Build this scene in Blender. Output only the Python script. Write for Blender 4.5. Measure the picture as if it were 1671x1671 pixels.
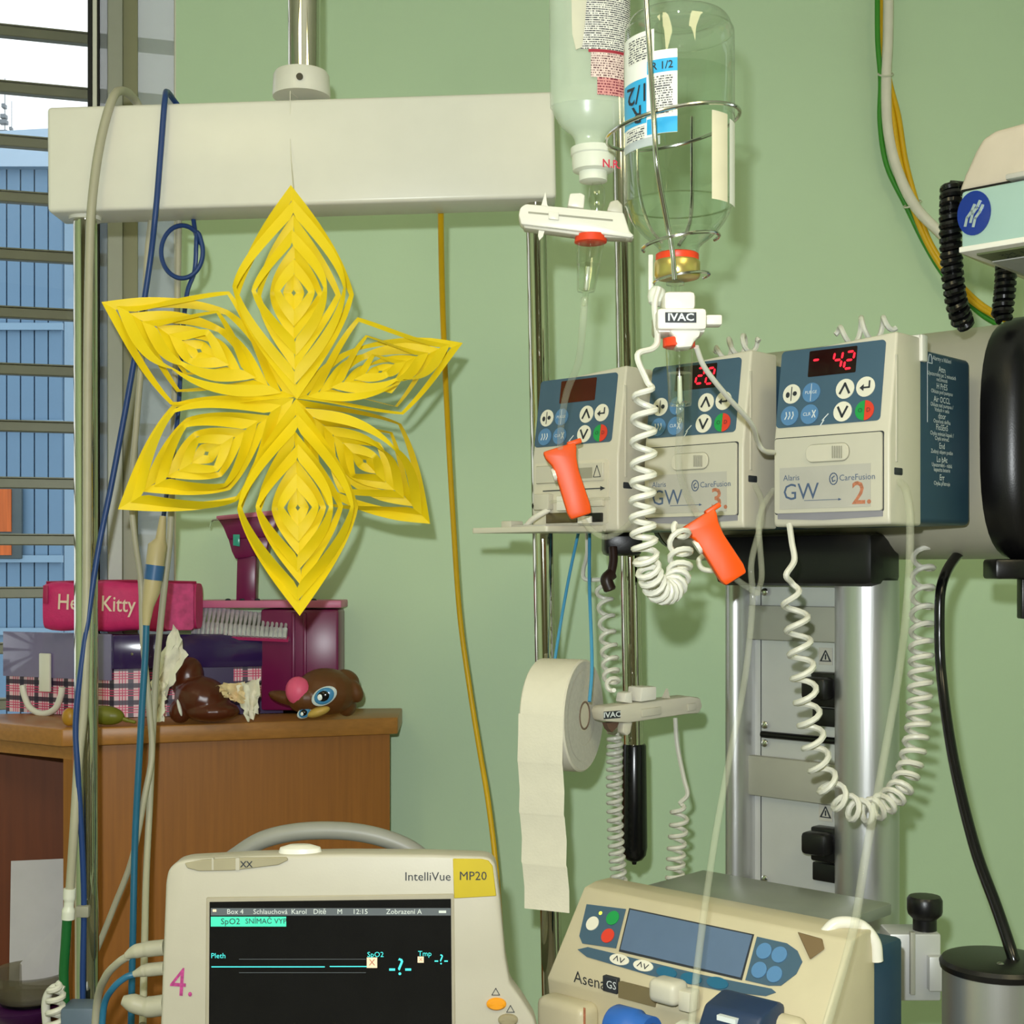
import bpy, bmesh, math, random
from mathutils import Vector, Matrix, Euler
random.seed(7)
for o in list(bpy.data.objects): bpy.data.objects.remove(o)
SC = bpy.context.scene
COL = SC.collection
PI = math.pi
# ------------------------------------------------------------------ camera, light, exposure
F, U0, HV, CZ = 2296.0, 835.5, 930.0, 1.30        # focal length in px, principal column, horizon row, lens height
cam = bpy.data.cameras.new('camera'); camo = bpy.data.objects.new('camera', cam); COL.objects.link(camo)
camo.location = (0, 0, CZ); camo.rotation_euler = (PI/2, 0, 0)
cam.sensor_width = 36; cam.lens = 36*F/1671; cam.shift_y = (HV-835.5)/1671; cam.clip_start = .02; cam.clip_end = 300
SC.camera = camo
W = bpy.data.worlds.new('overcast_sky'); SC.world = W; W.use_nodes = True
W.node_tree.nodes['Background'].inputs[0].default_value = (.93, .97, 1, 1)
W.node_tree.nodes['Background'].inputs[1].default_value = 1.7
vs = SC.view_settings
vs.view_transform = 'Standard'; vs.look = 'None'; vs.gamma = 1; vs.use_curve_mapping = False; vs.exposure = -0.1
fl = bpy.data.lights.new('camera_flash', 'POINT'); fl.energy = 92; fl.color = (.94, .99, 1); fl.shadow_soft_size = .012
flo = bpy.data.objects.new('camera_flash', fl); COL.objects.link(flo); flo.location = (-.035, -.01, CZ+.085)
LAMP_STRENGTH = 9.4; LAMP_COLOR = (1, .87, .46)

# ------------------------------------------------------------------ helpers
def P(u, v, z): return Vector(((u-U0)/F*z, z, CZ-(v-HV)/F*z))
def lin(c):
    c = c/255.0
    return c/12.92 if c <= .04045 else ((c+.055)/1.055)**2.4
MATS = {}
def mat(name, rgb, rough=.5, metal=0., var=.04, scale=30., bump=0., emit=0., spec=.5, coat=0., trans=0., ior=1.45, alpha=None, stretch=None, bscale=None):
    if name in MATS: return MATS[name]
    m = bpy.data.materials.new(name); m.use_nodes = True; nt = m.node_tree; b = nt.nodes['Principled BSDF']
    c = [lin(x) for x in rgb]
    tc = nt.nodes.new('ShaderNodeTexCoord'); mp = nt.nodes.new('ShaderNodeMapping'); nt.links.new(tc.outputs['Object'], mp.inputs[0])
    if stretch: mp.inputs['Scale'].default_value = stretch
    nz = nt.nodes.new('ShaderNodeTexNoise'); nz.inputs['Scale'].default_value = scale; nz.inputs['Detail'].default_value = 3
    nt.links.new(mp.outputs[0], nz.inputs[0])
    rp = nt.nodes.new('ShaderNodeValToRGB'); e = rp.color_ramp.elements
    e[0].position = .3; e[1].position = .7
    e[0].color = tuple(min(1, x*(1-var)) for x in c)+(1,); e[1].color = tuple(min(1, x*(1+var)) for x in c)+(1,)
    nt.links.new(nz.outputs[0], rp.inputs[0]); nt.links.new(rp.outputs[0], b.inputs['Base Color'])
    b.inputs['Roughness'].default_value = rough; b.inputs['Metallic'].default_value = metal
    b.inputs['Specular IOR Level'].default_value = spec; b.inputs['IOR'].default_value = ior
    b.inputs['Coat Weight'].default_value = coat; b.inputs['Transmission Weight'].default_value = trans
    if bump:
        bp = nt.nodes.new('ShaderNodeBump'); bp.inputs['Strength'].default_value = bump; bp.inputs['Distance'].default_value = .002
        n2 = nt.nodes.new('ShaderNodeTexNoise'); n2.inputs['Scale'].default_value = bscale or scale*4
        nt.links.new(mp.outputs[0], n2.inputs[0]); nt.links.new(n2.outputs[0], bp.inputs['Height']); nt.links.new(bp.outputs[0], b.inputs['Normal'])
    if emit:
        nt.links.new(rp.outputs[0], b.inputs['Emission Color']); b.inputs['Emission Strength'].default_value = emit
    if alpha is not None:
        tr = nt.nodes.new('ShaderNodeBsdfTransparent'); mx = nt.nodes.new('ShaderNodeMixShader'); mx.inputs[0].default_value = alpha
        out = nt.nodes['Material Output']
        nt.links.new(tr.outputs[0], mx.inputs[1]); nt.links.new(b.outputs[0], mx.inputs[2]); nt.links.new(mx.outputs[0], out.inputs[0])
    MATS[name] = m
    return m
def thin_glass(name, tint=(1, 1, 1), rough=.02, ior=1.45, base=0.0):
    m = bpy.data.materials.new(name); m.use_nodes = True; nt = m.node_tree; nt.nodes.remove(nt.nodes['Principled BSDF'])
    tr = nt.nodes.new('ShaderNodeBsdfTransparent'); tr.inputs[0].default_value = tint+(1,)
    gl = nt.nodes.new('ShaderNodeBsdfGlossy'); gl.inputs['Roughness'].default_value = rough
    fr = nt.nodes.new('ShaderNodeLayerWeight'); fr.inputs[0].default_value = .5
    pw_ = nt.nodes.new('ShaderNodeMath'); pw_.operation = 'POWER'; pw_.inputs[1].default_value = 4.5; nt.links.new(fr.outputs['Facing'], pw_.inputs[0])
    ad = nt.nodes.new('ShaderNodeMath'); ad.operation = 'MULTIPLY_ADD'; ad.inputs[1].default_value = (ior-1)*1.3; ad.inputs[2].default_value = base+((ior-1)/(ior+1))**2; ad.use_clamp = True
    mx = nt.nodes.new('ShaderNodeMixShader'); nt.links.new(pw_.outputs[0], ad.inputs[0]); nt.links.new(ad.outputs[0], mx.inputs[0])
    nt.links.new(tr.outputs[0], mx.inputs[1]); nt.links.new(gl.outputs[0], mx.inputs[2]); nt.links.new(mx.outputs[0], nt.nodes['Material Output'].inputs[0])
    MATS[name] = m
    return m

# --- geometry tuples (verts, faces)
def xf(g, M): return ([M @ Vector(v) for v in g[0]], g[1])
def join(*gs):
    V, Fc = [], []
    for g in gs:
        n = len(V); V += list(g[0]); Fc += [tuple(i+n for i in f) for f in g[1]]
    return (V, Fc)
def from_bm(bm):
    bm.verts.ensure_lookup_table(); bm.verts.index_update()
    r = ([v.co.copy() for v in bm.verts], [tuple(v.index for v in f.verts) for f in bm.faces]); bm.free()
    return r
def bevel(bm, w, seg=2, edges=None):
    bmesh.ops.bevel(bm, geom=list(bm.edges) if edges is None else edges, offset=w, segments=seg, profile=.5, affect='EDGES', clamp_overlap=True)
def gbox(x0, x1, y0, y1, z0, z1, bev=0, seg=2):
    bm = bmesh.new(); bmesh.ops.create_cube(bm, size=1)
    for v in bm.verts: v.co = Vector(((x0+x1)/2+v.co.x*(x1-x0), (y0+y1)/2+v.co.y*(y1-y0), (z0+z1)/2+v.co.z*(z1-z0)))
    if bev: bevel(bm, bev, seg)
    return from_bm(bm)
def ghex(p, bev=0, seg=2):
    """8 corners: front bl,br,tr,tl then back bl,br,tr,tl"""
    bm = bmesh.new(); v = [bm.verts.new(q) for q in p]
    for f in ((0,1,2,3),(7,6,5,4),(4,5,1,0),(3,2,6,7),(4,0,3,7),(1,5,6,2)): bm.faces.new([v[i] for i in f])
    bmesh.ops.recalc_face_normals(bm, faces=bm.faces)
    if bev: bevel(bm, bev, seg)
    return from_bm(bm)
def gprism(poly, y0, y1, bev=0, seg=2, vert_edges=True):
    """polygon in x,z extruded along y"""
    bm = bmesh.new()
    a = [bm.verts.new((x, y0, z)) for x, z in poly]; b = [bm.verts.new((x, y1, z)) for x, z in poly]
    n = len(poly); bm.faces.new(a); bm.faces.new(b[::-1])
    for i in range(n): bm.faces.new((a[i], b[i], b[(i+1) % n], a[(i+1) % n]))
    bmesh.ops.recalc_face_normals(bm, faces=bm.faces)
    if bev:
        ed = list(bm.edges) if vert_edges else [e for e in bm.edges if abs(e.verts[0].co.y-e.verts[1].co.y) < 1e-6]
        bevel(bm, bev, seg, ed)
    return from_bm(bm)
def rrect(x0, x1, z0, z1, r, n=5):
    pts = []
    for cx, cz, a0 in ((x1-r, z1-r, 0), (x0+r, z1-r, 90), (x0+r, z0+r, 180), (x1-r, z0+r, 270)):
        for i in range(n+1):
            a = math.radians(a0+90*i/n); pts.append((cx+r*math.cos(a), cz+r*math.sin(a)))
    return pts
def circ(cx, cz, rx, rz=None, n=24):
    rz = rz or rx
    return [(cx+rx*math.cos(2*PI*i/n), cz+rz*math.sin(2*PI*i/n)) for i in range(n)]
def glathe(prof, seg=32, M=None):
    V, Fc = [], []; n = len(prof)
    for i in range(seg):
        a = 2*PI*i/seg
        for r, z in prof: V.append(Vector((r*math.cos(a), r*math.sin(a), z)))
    for i in range(seg):
        j = (i+1) % seg
        for k in range(n-1): Fc.append((i*n+k, j*n+k, j*n+k+1, i*n+k+1))
    if prof[0][0] > 1e-5: Fc.append(tuple(i*n for i in range(seg))[::-1])
    if prof[-1][0] > 1e-5: Fc.append(tuple(i*n+n-1 for i in range(seg)))
    bm = bmesh.new(); vv = [bm.verts.new(v) for v in V]
    for f in Fc:
        try: bm.faces.new([vv[i] for i in f])
        except ValueError: pass
    bmesh.ops.remove_doubles(bm, verts=bm.verts, dist=1e-6)
    bmesh.ops.recalc_face_normals(bm, faces=bm.faces)
    g = from_bm(bm)
    return xf(g, M) if M is not None else g
def catmull(pts, n=8):
    pts = [Vector(p) for p in pts]
    if len(pts) < 3: return [pts[0].lerp(pts[-1], i/n) for i in range(n+1)]
    q = [pts[0]*2-pts[1]]+pts+[pts[-1]*2-pts[-2]]; out = []
    for i in range(1, len(q)-2):
        p0, p1, p2, p3 = q[i-1:i+3]
        for k in range(n):
            t = k/n
            out.append(.5*((2*p1)+(p2-p0)*t+(2*p0-5*p1+4*p2-p3)*t*t+(3*p1-p0-3*p2+p3)*t**3))
    out.append(pts[-1]); return out
def frames(pts):
    T = []
    for i in range(len(pts)):
        d = pts[min(i+1, len(pts)-1)]-pts[max(i-1, 0)]
        T.append(d.normalized() if d.length > 1e-9 else Vector((0, 0, -1)))
    ref = Vector((0, 1, 0)) if abs(T[0].y) < .8 else Vector((1, 0, 0))
    N = [(ref-T[0]*ref.dot(T[0])).normalized()]
    for i in range(1, len(pts)):
        n = N[-1]-T[i]*N[-1].dot(T[i]); N.append(n.normalized() if n.length > 1e-9 else N[-1])
    return [(t, n, t.cross(n)) for t, n in zip(T, N)]
def gsweep(pts, r, seg=8, cap=True):
    fr = frames(pts); V, Fc = [], []; n = len(pts)
    for i, (p, (t, a, b)) in enumerate(zip(pts, fr)):
        ri = r[i] if isinstance(r, (list, tuple)) else r
        for k in range(seg):
            an = 2*PI*k/seg; V.append(p+(a*math.cos(an)+b*math.sin(an))*ri)
    for i in range(n-1):
        for k in range(seg):
            l = (k+1) % seg; Fc.append((i*seg+k, i*seg+l, (i+1)*seg+l, (i+1)*seg+k))
    if cap: Fc.append(tuple(range(seg))[::-1]); Fc.append(tuple((n-1)*seg+k for k in range(seg)))
    return (V, Fc)
def gtube(pts, r, seg=10, n=8): return gsweep(catmull(pts, n), r, seg)
def gcyl(a, b, r, r2=None, seg=20): return gsweep([Vector(a), Vector(b)], [r, r if r2 is None else r2], seg)
def gcoil(pts, R, phases, wire, seg=7, per=12, lead=None, tail=None):
    """wire wound round a spline; phases = turns at each control point"""
    n = 24; c = catmull(pts, n); fr = frames(c); out = []
    ph = []
    for i in range(len(c)):
        s = i/n; k = min(int(s), len(phases)-2); ph.append(phases[k]+(phases[k+1]-phases[k])*(s-k))
    N = max(8, int((phases[-1]-phases[0])*per)); j = 0
    for i in range(N+1):
        t = phases[0]+(phases[-1]-phases[0])*i/N
        while j < len(ph)-2 and ph[j+1] < t: j += 1
        w = 0 if ph[j+1] == ph[j] else min(1, max(0, (t-ph[j])/(ph[j+1]-ph[j])))
        p = c[j].lerp(c[j+1], w); T, a, b = fr[j]; an = 2*PI*t
        rr = R*min(1, .15+i/(per*.8), .15+(N-i)/(per*.8))
        out.append(p+(a*math.cos(an)+b*math.sin(an))*rr)
    if lead: out = catmull([Vector(q) for q in lead]+[out[0]], 6)[:-1]+out
    if tail: out = out+catmull([out[-1]]+[Vector(q) for q in tail], 6)[1:]
    return gsweep(out, wire, seg)
TXT = {}
def gtext(s, size, align='LEFT', bold=0.):
    key = (s, align, bold)
    if key not in TXT:
        cu = bpy.data.curves.new('t', 'FONT'); cu.body = s; cu.size = 1; cu.align_x = align; cu.align_y = 'CENTER'; cu.resolution_u = 2; cu.offset = bold
        o = bpy.data.objects.new('t', cu); COL.objects.link(o)
        dg = bpy.context.evaluated_depsgraph_get(); dg.update()
        me = bpy.data.meshes.new_from_object(o.evaluated_get(dg))
        TXT[key] = ([v.co.copy() for v in me.vertices], [tuple(p.vertices) for p in me.polygons])
        bpy.data.objects.remove(o); bpy.data.curves.remove(cu); bpy.data.meshes.remove(me)
    g = TXT[key]
    return ([Vector((v.x*size, 0, v.y*size)) for v in g[0]], g[1])       # stands in x,z facing -y

# --- objects
WM = {}
def add(name, g, m, parent=None, local=False, smooth=True, ang=40, kind=None):
    V = [Vector(v) for v in g[0]]
    if parent is not None and not local:
        I = WM[parent.name].inverted(); V = [I @ v for v in V]
    loc = Vector((0, 0, 0))
    if parent is None:
        xs = [v.x for v in V]; ys = [v.y for v in V]; zs = [v.z for v in V]
        loc = Vector(((min(xs)+max(xs))/2, (min(ys)+max(ys))/2, min(zs))); V = [v-loc for v in V]
    me = bpy.data.meshes.new(name); me.from_pydata([tuple(v) for v in V], [], [list(f) for f in g[1]]); me.update()
    if smooth:
        me.shade_smooth(); me.set_sharp_from_angle(angle=math.radians(ang))
    me.materials.append(m)
    o = bpy.data.objects.new(name, me); COL.objects.link(o); o.location = loc
    if parent is not None: o.parent = parent; WM[o.name] = WM[parent.name].copy()
    else: WM[o.name] = Matrix.Translation(loc)
    if kind: o['kind'] = kind
    return o
def tag(o, label, cat, group=None):
    o['label'] = label; o['category'] = cat
    if group: o['group'] = group
    return o
def thing(name, label, cat, loc=(0, 0, 0), rz=0, group=None):
    o = bpy.data.objects.new(name, None); COL.objects.link(o); o.location = loc; o.rotation_euler = (0, 0, rz); o.empty_display_size = .05
    WM[o.name] = Matrix.Translation(Vector(loc)) @ Matrix.Rotation(rz, 4, 'Z')
    return tag(o, label, cat, group)
def on(M, u, v, p0=(0, 0, 0), nrm=(0, -1, 0)):
    """where the view ray of a pixel meets a plane given in the frame M; answer in that frame"""
    I = M.inverted(); o = I @ Vector((0, 0, CZ)); d = I.to_3x3() @ Vector(((u-U0)/F, 1, -(v-HV)/F)); n = Vector(nrm)
    return o+d*((Vector(p0)-o).dot(n)/d.dot(n))
def fbox(u0, v0, u1, v1, z, th, bev=0):
    a = P(u0, v1, z); b = P(u1, v0, z)
    return gbox(a.x, b.x, z, z+th, a.z, b.z, bev)
def ftext(s, u, v, z, px, align='LEFT', rot=0., bold=0., sx=1.):
    g = gtext(s, px*z/F, align, bold)
    return xf(g, Matrix.Translation(P(u, v, z)) @ Matrix.Rotation(rot, 4, 'Y') @ Matrix.Diagonal((sx, 1, 1, 1)))

# ------------------------------------------------------------------ materials
WALLG = mat('green_wall_paint', (196, 220, 186), .55, var=.025, scale=3, bump=.05, bscale=220)
WHITEW = mat('white_wall_paint', (226, 222, 208), .6, var=.02, scale=4)
LACQ = mat('cream_lacquer', (222, 219, 208), .32, var=.015, scale=25, bump=.03)
CHROME = mat('chrome', (200, 197, 182), .05, 1., var=.02)
STEEL = mat('bright_wire', (205, 205, 198), .16, 1., var=.03)
ALU = mat('brushed_aluminium', (196, 197, 196), .36, .85, var=.03, scale=60, stretch=(1, 1, .05), bump=.06)
ALUD = mat('grey_painted_metal', (158, 158, 146), .5, .1, var=.02)
BEIGE = mat('beige_plastic', (202, 197, 180), .38, var=.015, scale=40, bump=.03, bscale=400)
BEIGE2 = mat('pale_beige_plastic', (194, 190, 174), .42, var=.02)
CREAM = mat('cream_plastic', (194, 184, 154), .36, var=.02, bump=.03, bscale=400)
DBLUE = mat('dark_blue_plastic', (38, 66, 88), .42, var=.04)
PANEL = mat('slate_blue_panel', (66, 92, 112), .4, var=.03)
BTNW = mat('white_button', (226, 222, 205), .45)
BTNB = mat('blue_button', (84, 128, 172), .45)
GREEN = mat('green_button', (28, 150, 74), .45)
RED = mat('red_button', (216, 62, 42), .45)
INK = mat('dark_ink', (44, 48, 54), .6)
INKB = mat('blue_ink', (74, 92, 122), .6)
INKW = mat('white_ink', (214, 220, 222), .6)
INKR = mat('faded_red_ink', (176, 112, 84), .7, var=.25, scale=400)
STICK = mat('grey_sticker', (178, 175, 166), .45)
LEDBG = mat('dark_red_window', (70, 20, 14), .15, var=.1)
LEDDK = mat('black_window', (30, 6, 8), .12)
LED = mat('red_led', (255, 30, 50), .5, var=.02, emit=1.6)
BLACKP = mat('black_plastic', (17, 16, 17), .34, var=.1, bump=.05, bscale=500)
BLACKR = mat('black_rubber', (10, 10, 11), .22, var=.1)
GREYP = mat('grey_plastic', (150, 148, 132), .5)
WHITEP = mat('white_plastic', (226, 223, 212), .32, var=.015)
CORD = mat('white_cord', (216, 214, 202), .4, var=.02)
ORANGE = mat('orange_plastic', (234, 82, 0), .42, var=.02)
REDO = mat('red_orange_ring', (226, 66, 30), .42)
CLEAR = thin_glass('clear_plastic', (.95, .97, .93), .05, 1.5, .05)
TUBEC = mat('clear_tubing', (206, 208, 186), .1, alpha=.17)
MILKY = mat('milky_plastic', (214, 226, 208), .25, alpha=.40)
MILKYW = mat('milky_white_cap', (236, 238, 224), .35, alpha=.85)
YELLOWP = mat('yellow_paper', (236, 206, 8), .55, var=.03, scale=20)
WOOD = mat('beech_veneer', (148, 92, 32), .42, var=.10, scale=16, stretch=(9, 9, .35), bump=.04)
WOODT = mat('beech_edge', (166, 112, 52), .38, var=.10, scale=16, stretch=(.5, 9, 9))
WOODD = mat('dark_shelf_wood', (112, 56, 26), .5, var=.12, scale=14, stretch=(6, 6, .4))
BLUEC = mat('blue_cable', (34, 62, 118), .4)
TEALC = mat('teal_blue_cable', (34, 98, 130), .4)
GREYC = mat('grey_cable', (170, 166, 144), .45)
YELC = mat('yellow_cable', (216, 170, 18), .42)
GLASS = thin_glass('bottle_glass', (.95, .975, .945), .015, 1.8)
PANE = thin_glass('window_glass', (.97, .98, .98), .01, 1.35)
PAPERW = mat('white_paper', (224, 218, 200), .75, var=.02, scale=60, bump=.15, bscale=300)
# ------------------------------------------------------------------ the room
def struct(name, g, m, parent=None, smooth=False):
    o = add(name, g, m, parent, smooth=smooth); o['kind'] = 'structure'; return o
ZW = 2.70; CEIL = 2.85
CX, CY = (287-U0)/F*ZW, ZW                                   # corner between green wall and window wall
WA = math.radians(16.5)
WF = Matrix.Translation((CX, CY, 0)) @ Matrix.Rotation(WA, 4, 'Z')   # window frame: local -x runs left along the wall, +y outdoors
struct('floor', gbox(-2.6, 2.6, -2.6, 3.0, -.1, 0), mat('grey_linoleum', (96, 92, 78), .4, var=.05, scale=40))
struct('ceiling', gbox(-2.6, 2.6, -2.6, 3.0, CEIL, CEIL+.1), WHITEW)
struct('wall_back', gbox(CX, 2.6, ZW, ZW+.12, 0, CEIL), WALLG)
struct('wall_right', gbox(2.5, 2.6, -2.6, ZW, 0, CEIL), WALLG)
struct('wall_front', gbox(-2.6, 2.6, -2.6, -2.5, 0, CEIL), mat('dark_olive_for_reflections', (104, 98, 70), .6, var=.03, scale=3))  # unseen wall, coloured dark so the chrome poles reflect dark stripes
struct('wall_left', gbox(-2.5, -2.4, -2.5, 2.25, 0, CEIL), WALLG)
SILL, HEAD = .99, 2.62
def wx(u): return on(WF, u, 600).x                           # local x on the window wall of a pixel column
wl = struct('wall_window', xf(join(gbox(-2.1, 0, 0, .14, 0, SILL), gbox(-2.1, 0, 0, .14, HEAD, CEIL), gbox(-2.1, -1.75, 0, .14, SILL, HEAD)), WF), WHITEW)
FRG = mat('grey_window_profile', (160, 160, 148), .35, var=.02)
FRO = mat('olive_window_profile', (140, 138, 108), .4, var=.02)
GASK = mat('black_gasket', (14, 16, 17), .5)
LSTRIP = mat('milky_light_strip', (214, 218, 212), .25, var=.02)  # added pale panes, standing in for daylight reflected or cast beside the window
_nt = LSTRIP.node_tree; _tl = _nt.nodes.new('ShaderNodeBsdfTranslucent'); _tl.inputs[0].default_value = (.6, .63, .61, 1); _tr = _nt.nodes.new('ShaderNodeBsdfTransparent')
_m1 = _nt.nodes.new('ShaderNodeMixShader'); _m1.inputs[0].default_value = .55; _m2 = _nt.nodes.new('ShaderNodeMixShader'); _m2.inputs[0].default_value = .68
_nt.links.new(_nt.nodes['Principled BSDF'].outputs[0], _m1.inputs[1]); _nt.links.new(_tl.outputs[0], _m1.inputs[2]); _nt.links.new(_tr.outputs[0], _m2.inputs[1]); _nt.links.new(_m1.outputs[0], _m2.inputs[2]); _nt.links.new(_m2.outputs[0], _nt.nodes['Material Output'].inputs[0])
win = struct('window_1', xf(join(gbox(-1.75, wx(150), -.03, .08, SILL-.03, SILL+.03, .004), gbox(-1.75, 0, 0, .07, HEAD-.06, HEAD), gbox(-1.75, -1.69, 0, .07, SILL, HEAD)), WF), WHITEP)
def wpost(name, u0, u1, y0, y1, m): return add(name, xf(gbox(wx(u0), wx(u1), y0, y1, SILL, HEAD, .0015, 1), WF), m, win)
wpost('gasket', 143, 151, -.004, .05, GASK)
wpost('sash_strip', 151, 158.5, -.012, .05, WHITEP)
wpost('gasket', 158.5, 163, -.006, .05, GASK)
wpost('light_strip_pane', 163, 175.5, .012, .018, LSTRIP)
wpost('window_post', 175.5, 200, -.02, .07, FRG)
wpost('window_post', 200, 225, -.006, .07, FRO)
wpost('light_strip_pane', 225, 288, .012, .018, LSTRIP)  # stand-in for the light patches; louvre bars show through it
wpost('wall_bead', 284.5, 288.5, .0, .02, WHITEW)
add('glass_pane', xf(gbox(-1.69, wx(143), .02, .026, SILL+.03, HEAD-.06), WF), PANE, win, smooth=False)
# outside louvre bars
bl = thing('louvre_blind', 'row of dark horizontal louvre bars outside the window at left', 'blind', WF @ Vector((-.8, .14, SILL)), WA)
LOUV = mat('olive_grey_metal_slat', (120, 118, 96), .38, .1, var=.04)
zb = [on(WF, 70, v, (0, .14, 0)).z for v in (57, 148, 235, 325, 418, 512, 604, 696, 788, 880, 966, 1056, 1146)]
for z in zb+[zb[0]+.115, zb[0]+.23]:
    if SILL < z < HEAD: add('slat', xf(join(gbox(-1.72, .06, .13, .15, z-.012, z+.008, .002, 1), gbox(-1.72, .06, .128, .152, z+.0082, z+.0105)), WF), LOUV, bl)
for x in (-1.71,): add('side_rail', xf(gbox(x-.006, x+.006, .153, .17, SILL, HEAD-.01), WF), LOUV, bl)

# ------------------------------------------------------------------ outdoors
BLUEB = mat('blue_cladding', (98, 132, 160), .5, var=.04, scale=2)
BLUEL = mat('pale_blue_cladding', (124, 156, 180), .5, var=.04, scale=2)
struct('ground_outside', gbox(-40, 20, 3.2, 70, -3.3, -3.2), mat('asphalt', (120, 122, 120), .8, var=.1, scale=4))
ZB = 12.0
bd = thing('blue_building', 'pale blue clad building with a pitched roof outside the window', 'building', (-4.6, ZB+1, -3.2))
xr = P(103, 0, ZB).x; ztop = P(0, 277, ZB).z
add('wall', gbox(xr-6, xr-.005, ZB+.03, ZB+4, -3.2, ztop), BLUEB, bd, smooth=False)
add('end_wall', ghex([Vector(q) for q in ((xr, ZB+.03, -3.2), (xr+.35, ZB+1.2, -3.2), (xr+.35, ZB+1.2, ztop-.1), (xr, ZB+.03, ztop), (xr-.2, ZB+4, -3.2), (xr+.2, ZB+4, -3.2), (xr+.2, ZB+4, ztop-.1), (xr-.2, ZB+4, ztop))]), BLUEL, bd, smooth=False)
pw = .118; pm = None
for i in range(30):
    o = add('cladding_panel', gbox(0, pw-.012, -.02, .02, 0, 1), BLUEB, bd, local=True, smooth=False) if pm is None else bpy.data.objects.new('cladding_panel', pm)
    if pm is None: pm = o.data
    else: COL.objects.link(o); o.parent = bd
    o.location = (xr-(i+1)*pw+4.6, -1+.01, 0); o.scale = (1, 1, ztop+3.2)
apex = P(160, 205, ZB+2.0)
add('roof', ghex([Vector(q) for q in ((xr-6, ZB-.1, ztop), (xr+.05, ZB-.1, ztop), (apex.x, ZB+2, apex.z), (P(-45, 0, ZB+2).x, ZB+2, ztop+.04), (xr-6, ZB+4, ztop), (xr+.4, ZB+4, ztop), (apex.x, ZB+2.05, apex.z), (P(-45, 0, ZB+2).x, ZB+2.05, ztop+.04))]), BLUEL, bd, smooth=False)
for v in (534, 692, 912, 1030):
    z = P(0, v, ZB).z; add('floor_band', gbox(xr-6, xr+.01, ZB-.05, ZB-.02, z-.03, z+.03), BLUEL, bd, smooth=False)
bw = add('window', gbox(P(-160, 0, ZB).x, P(40, 0, ZB).x, ZB-.07, ZB-.03, P(0, 912, ZB).z, P(0, 792, ZB).z, .01), mat('dark_grey_frame', (70, 84, 88), .5), bd)
ORG = mat('orange_curtain', (188, 92, 30), .5, var=.25, scale=6, stretch=(8, 1, .3))
for u0, u1 in ((-10, 24), (-80, -20)):
    for v0, v1 in ((799, 868), (876, 906)): add('pane', gbox(P(u0, 0, ZB).x, P(u1, 0, ZB).x, ZB-.09, ZB-.072, P(0, v1, ZB).z, P(0, v0, ZB).z), ORG, bw, smooth=False)
MAST = mat('mast_grey', (120, 128, 134), .5, .3)
for u, vt, lab in ((8, 128, 'thin antenna mast on the skyline, the taller left one'), (19, 165, 'thin antenna mast on the skyline, the shorter right one')):
    z = 40 if u < 12 else 52; t = thing('antenna_mast', lab, 'mast', (P(u, 300, z).x, z, -3.2), group='antenna masts')
    b = P(u, 300, z); tp = P(u, vt, z)
    add('mast_pole', gcyl((b.x, z, -3.2), (b.x, z, tp.z), .045, .012, 8), MAST, t)
    for k in range(7):
        v = vt+45+k*13+(4 if k % 2 else 0); q = P(u, v, z); s = .05+.035*k
        add('antenna_panel', gbox(q.x-s-.02, q.x+s*.6, z-.1, z+.1, q.z-.07, q.z+.05, .01, 1), MAST, t)

# ------------------------------------------------------------------ ceiling lamps (out of view, light the room)
DIFF = mat('lamp_diffuser', (255, 255, 255), .6, var=0)
b_ = DIFF.node_tree.nodes['Principled BSDF']
for l in list(DIFF.node_tree.links):
    if l.to_socket == b_.inputs['Base Color']: DIFF.node_tree.links.remove(l)
b_.inputs['Base Color'].default_value = (.8, .8, .8, 1); b_.inputs['Emission Color'].default_value = LAMP_COLOR+(1,); b_.inputs['Emission Strength'].default_value = LAMP_STRENGTH
for x, y, lab in ((-1.0, -.3, 'warm ceiling lamp panel nearer the window'), (1.0, -.3, 'warm ceiling lamp panel farther from the window')):
    t = thing('ceiling_lamp', lab, 'ceiling lamp', (x, y, CEIL-.06), group='ceiling lamps')
    add('housing', gbox(x-.33, x+.33, y-.63, y+.63, CEIL-.05, CEIL, .005, 1), WHITEP, t)
    add('diffuser', gbox(x-.3, x+.3, y-.6, y+.6, CEIL-.06, CEIL-.051), DIFF, t, smooth=False)

# ------------------------------------------------------------------ hanging beam with its poles
ZBM, ZBK, ZPO = 1.965, 2.04, 2.0
bt = thing('hanging_beam', 'long cream beam hung from the ceiling on a chrome pole', 'beam', P(489, 160, ZPO))
c4 = [(77, 346), (908, 322), (904, 148), (76, 174)]
fr4 = [P(u, v, ZBM) for u, v in c4]; bk4 = [p+Vector((0, ZBK-ZBM, 0)) for p in fr4]
add('beam_body', ghex(fr4+bk4, .006, 3), LACQ, bt)
top = P(492, 158, ZPO)
add('collar', glathe([(.0405, 0), (.041, .004), (.0395, .030), (.037, .0345), (.026, .0345)], 40, Matrix.Translation((P(492, 0, ZPO).x, ZPO, top.z-.001))), LACQ, bt)
cc = P(489, 125, ZPO-.0415); add('screw_hole', glathe([(.0048, -.001), (.0048, .0015), (.003, .0015)], 16, Matrix.Translation(cc) @ Matrix.Rotation(PI/2, 4, 'X')), BLACKR, bt)
px = P(496, 0, ZPO).x; add('ceiling_pole', gcyl((px, ZPO, top.z+.02), (px, ZPO, CEIL), .0225, seg=32), CHROME, bt)
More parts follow.
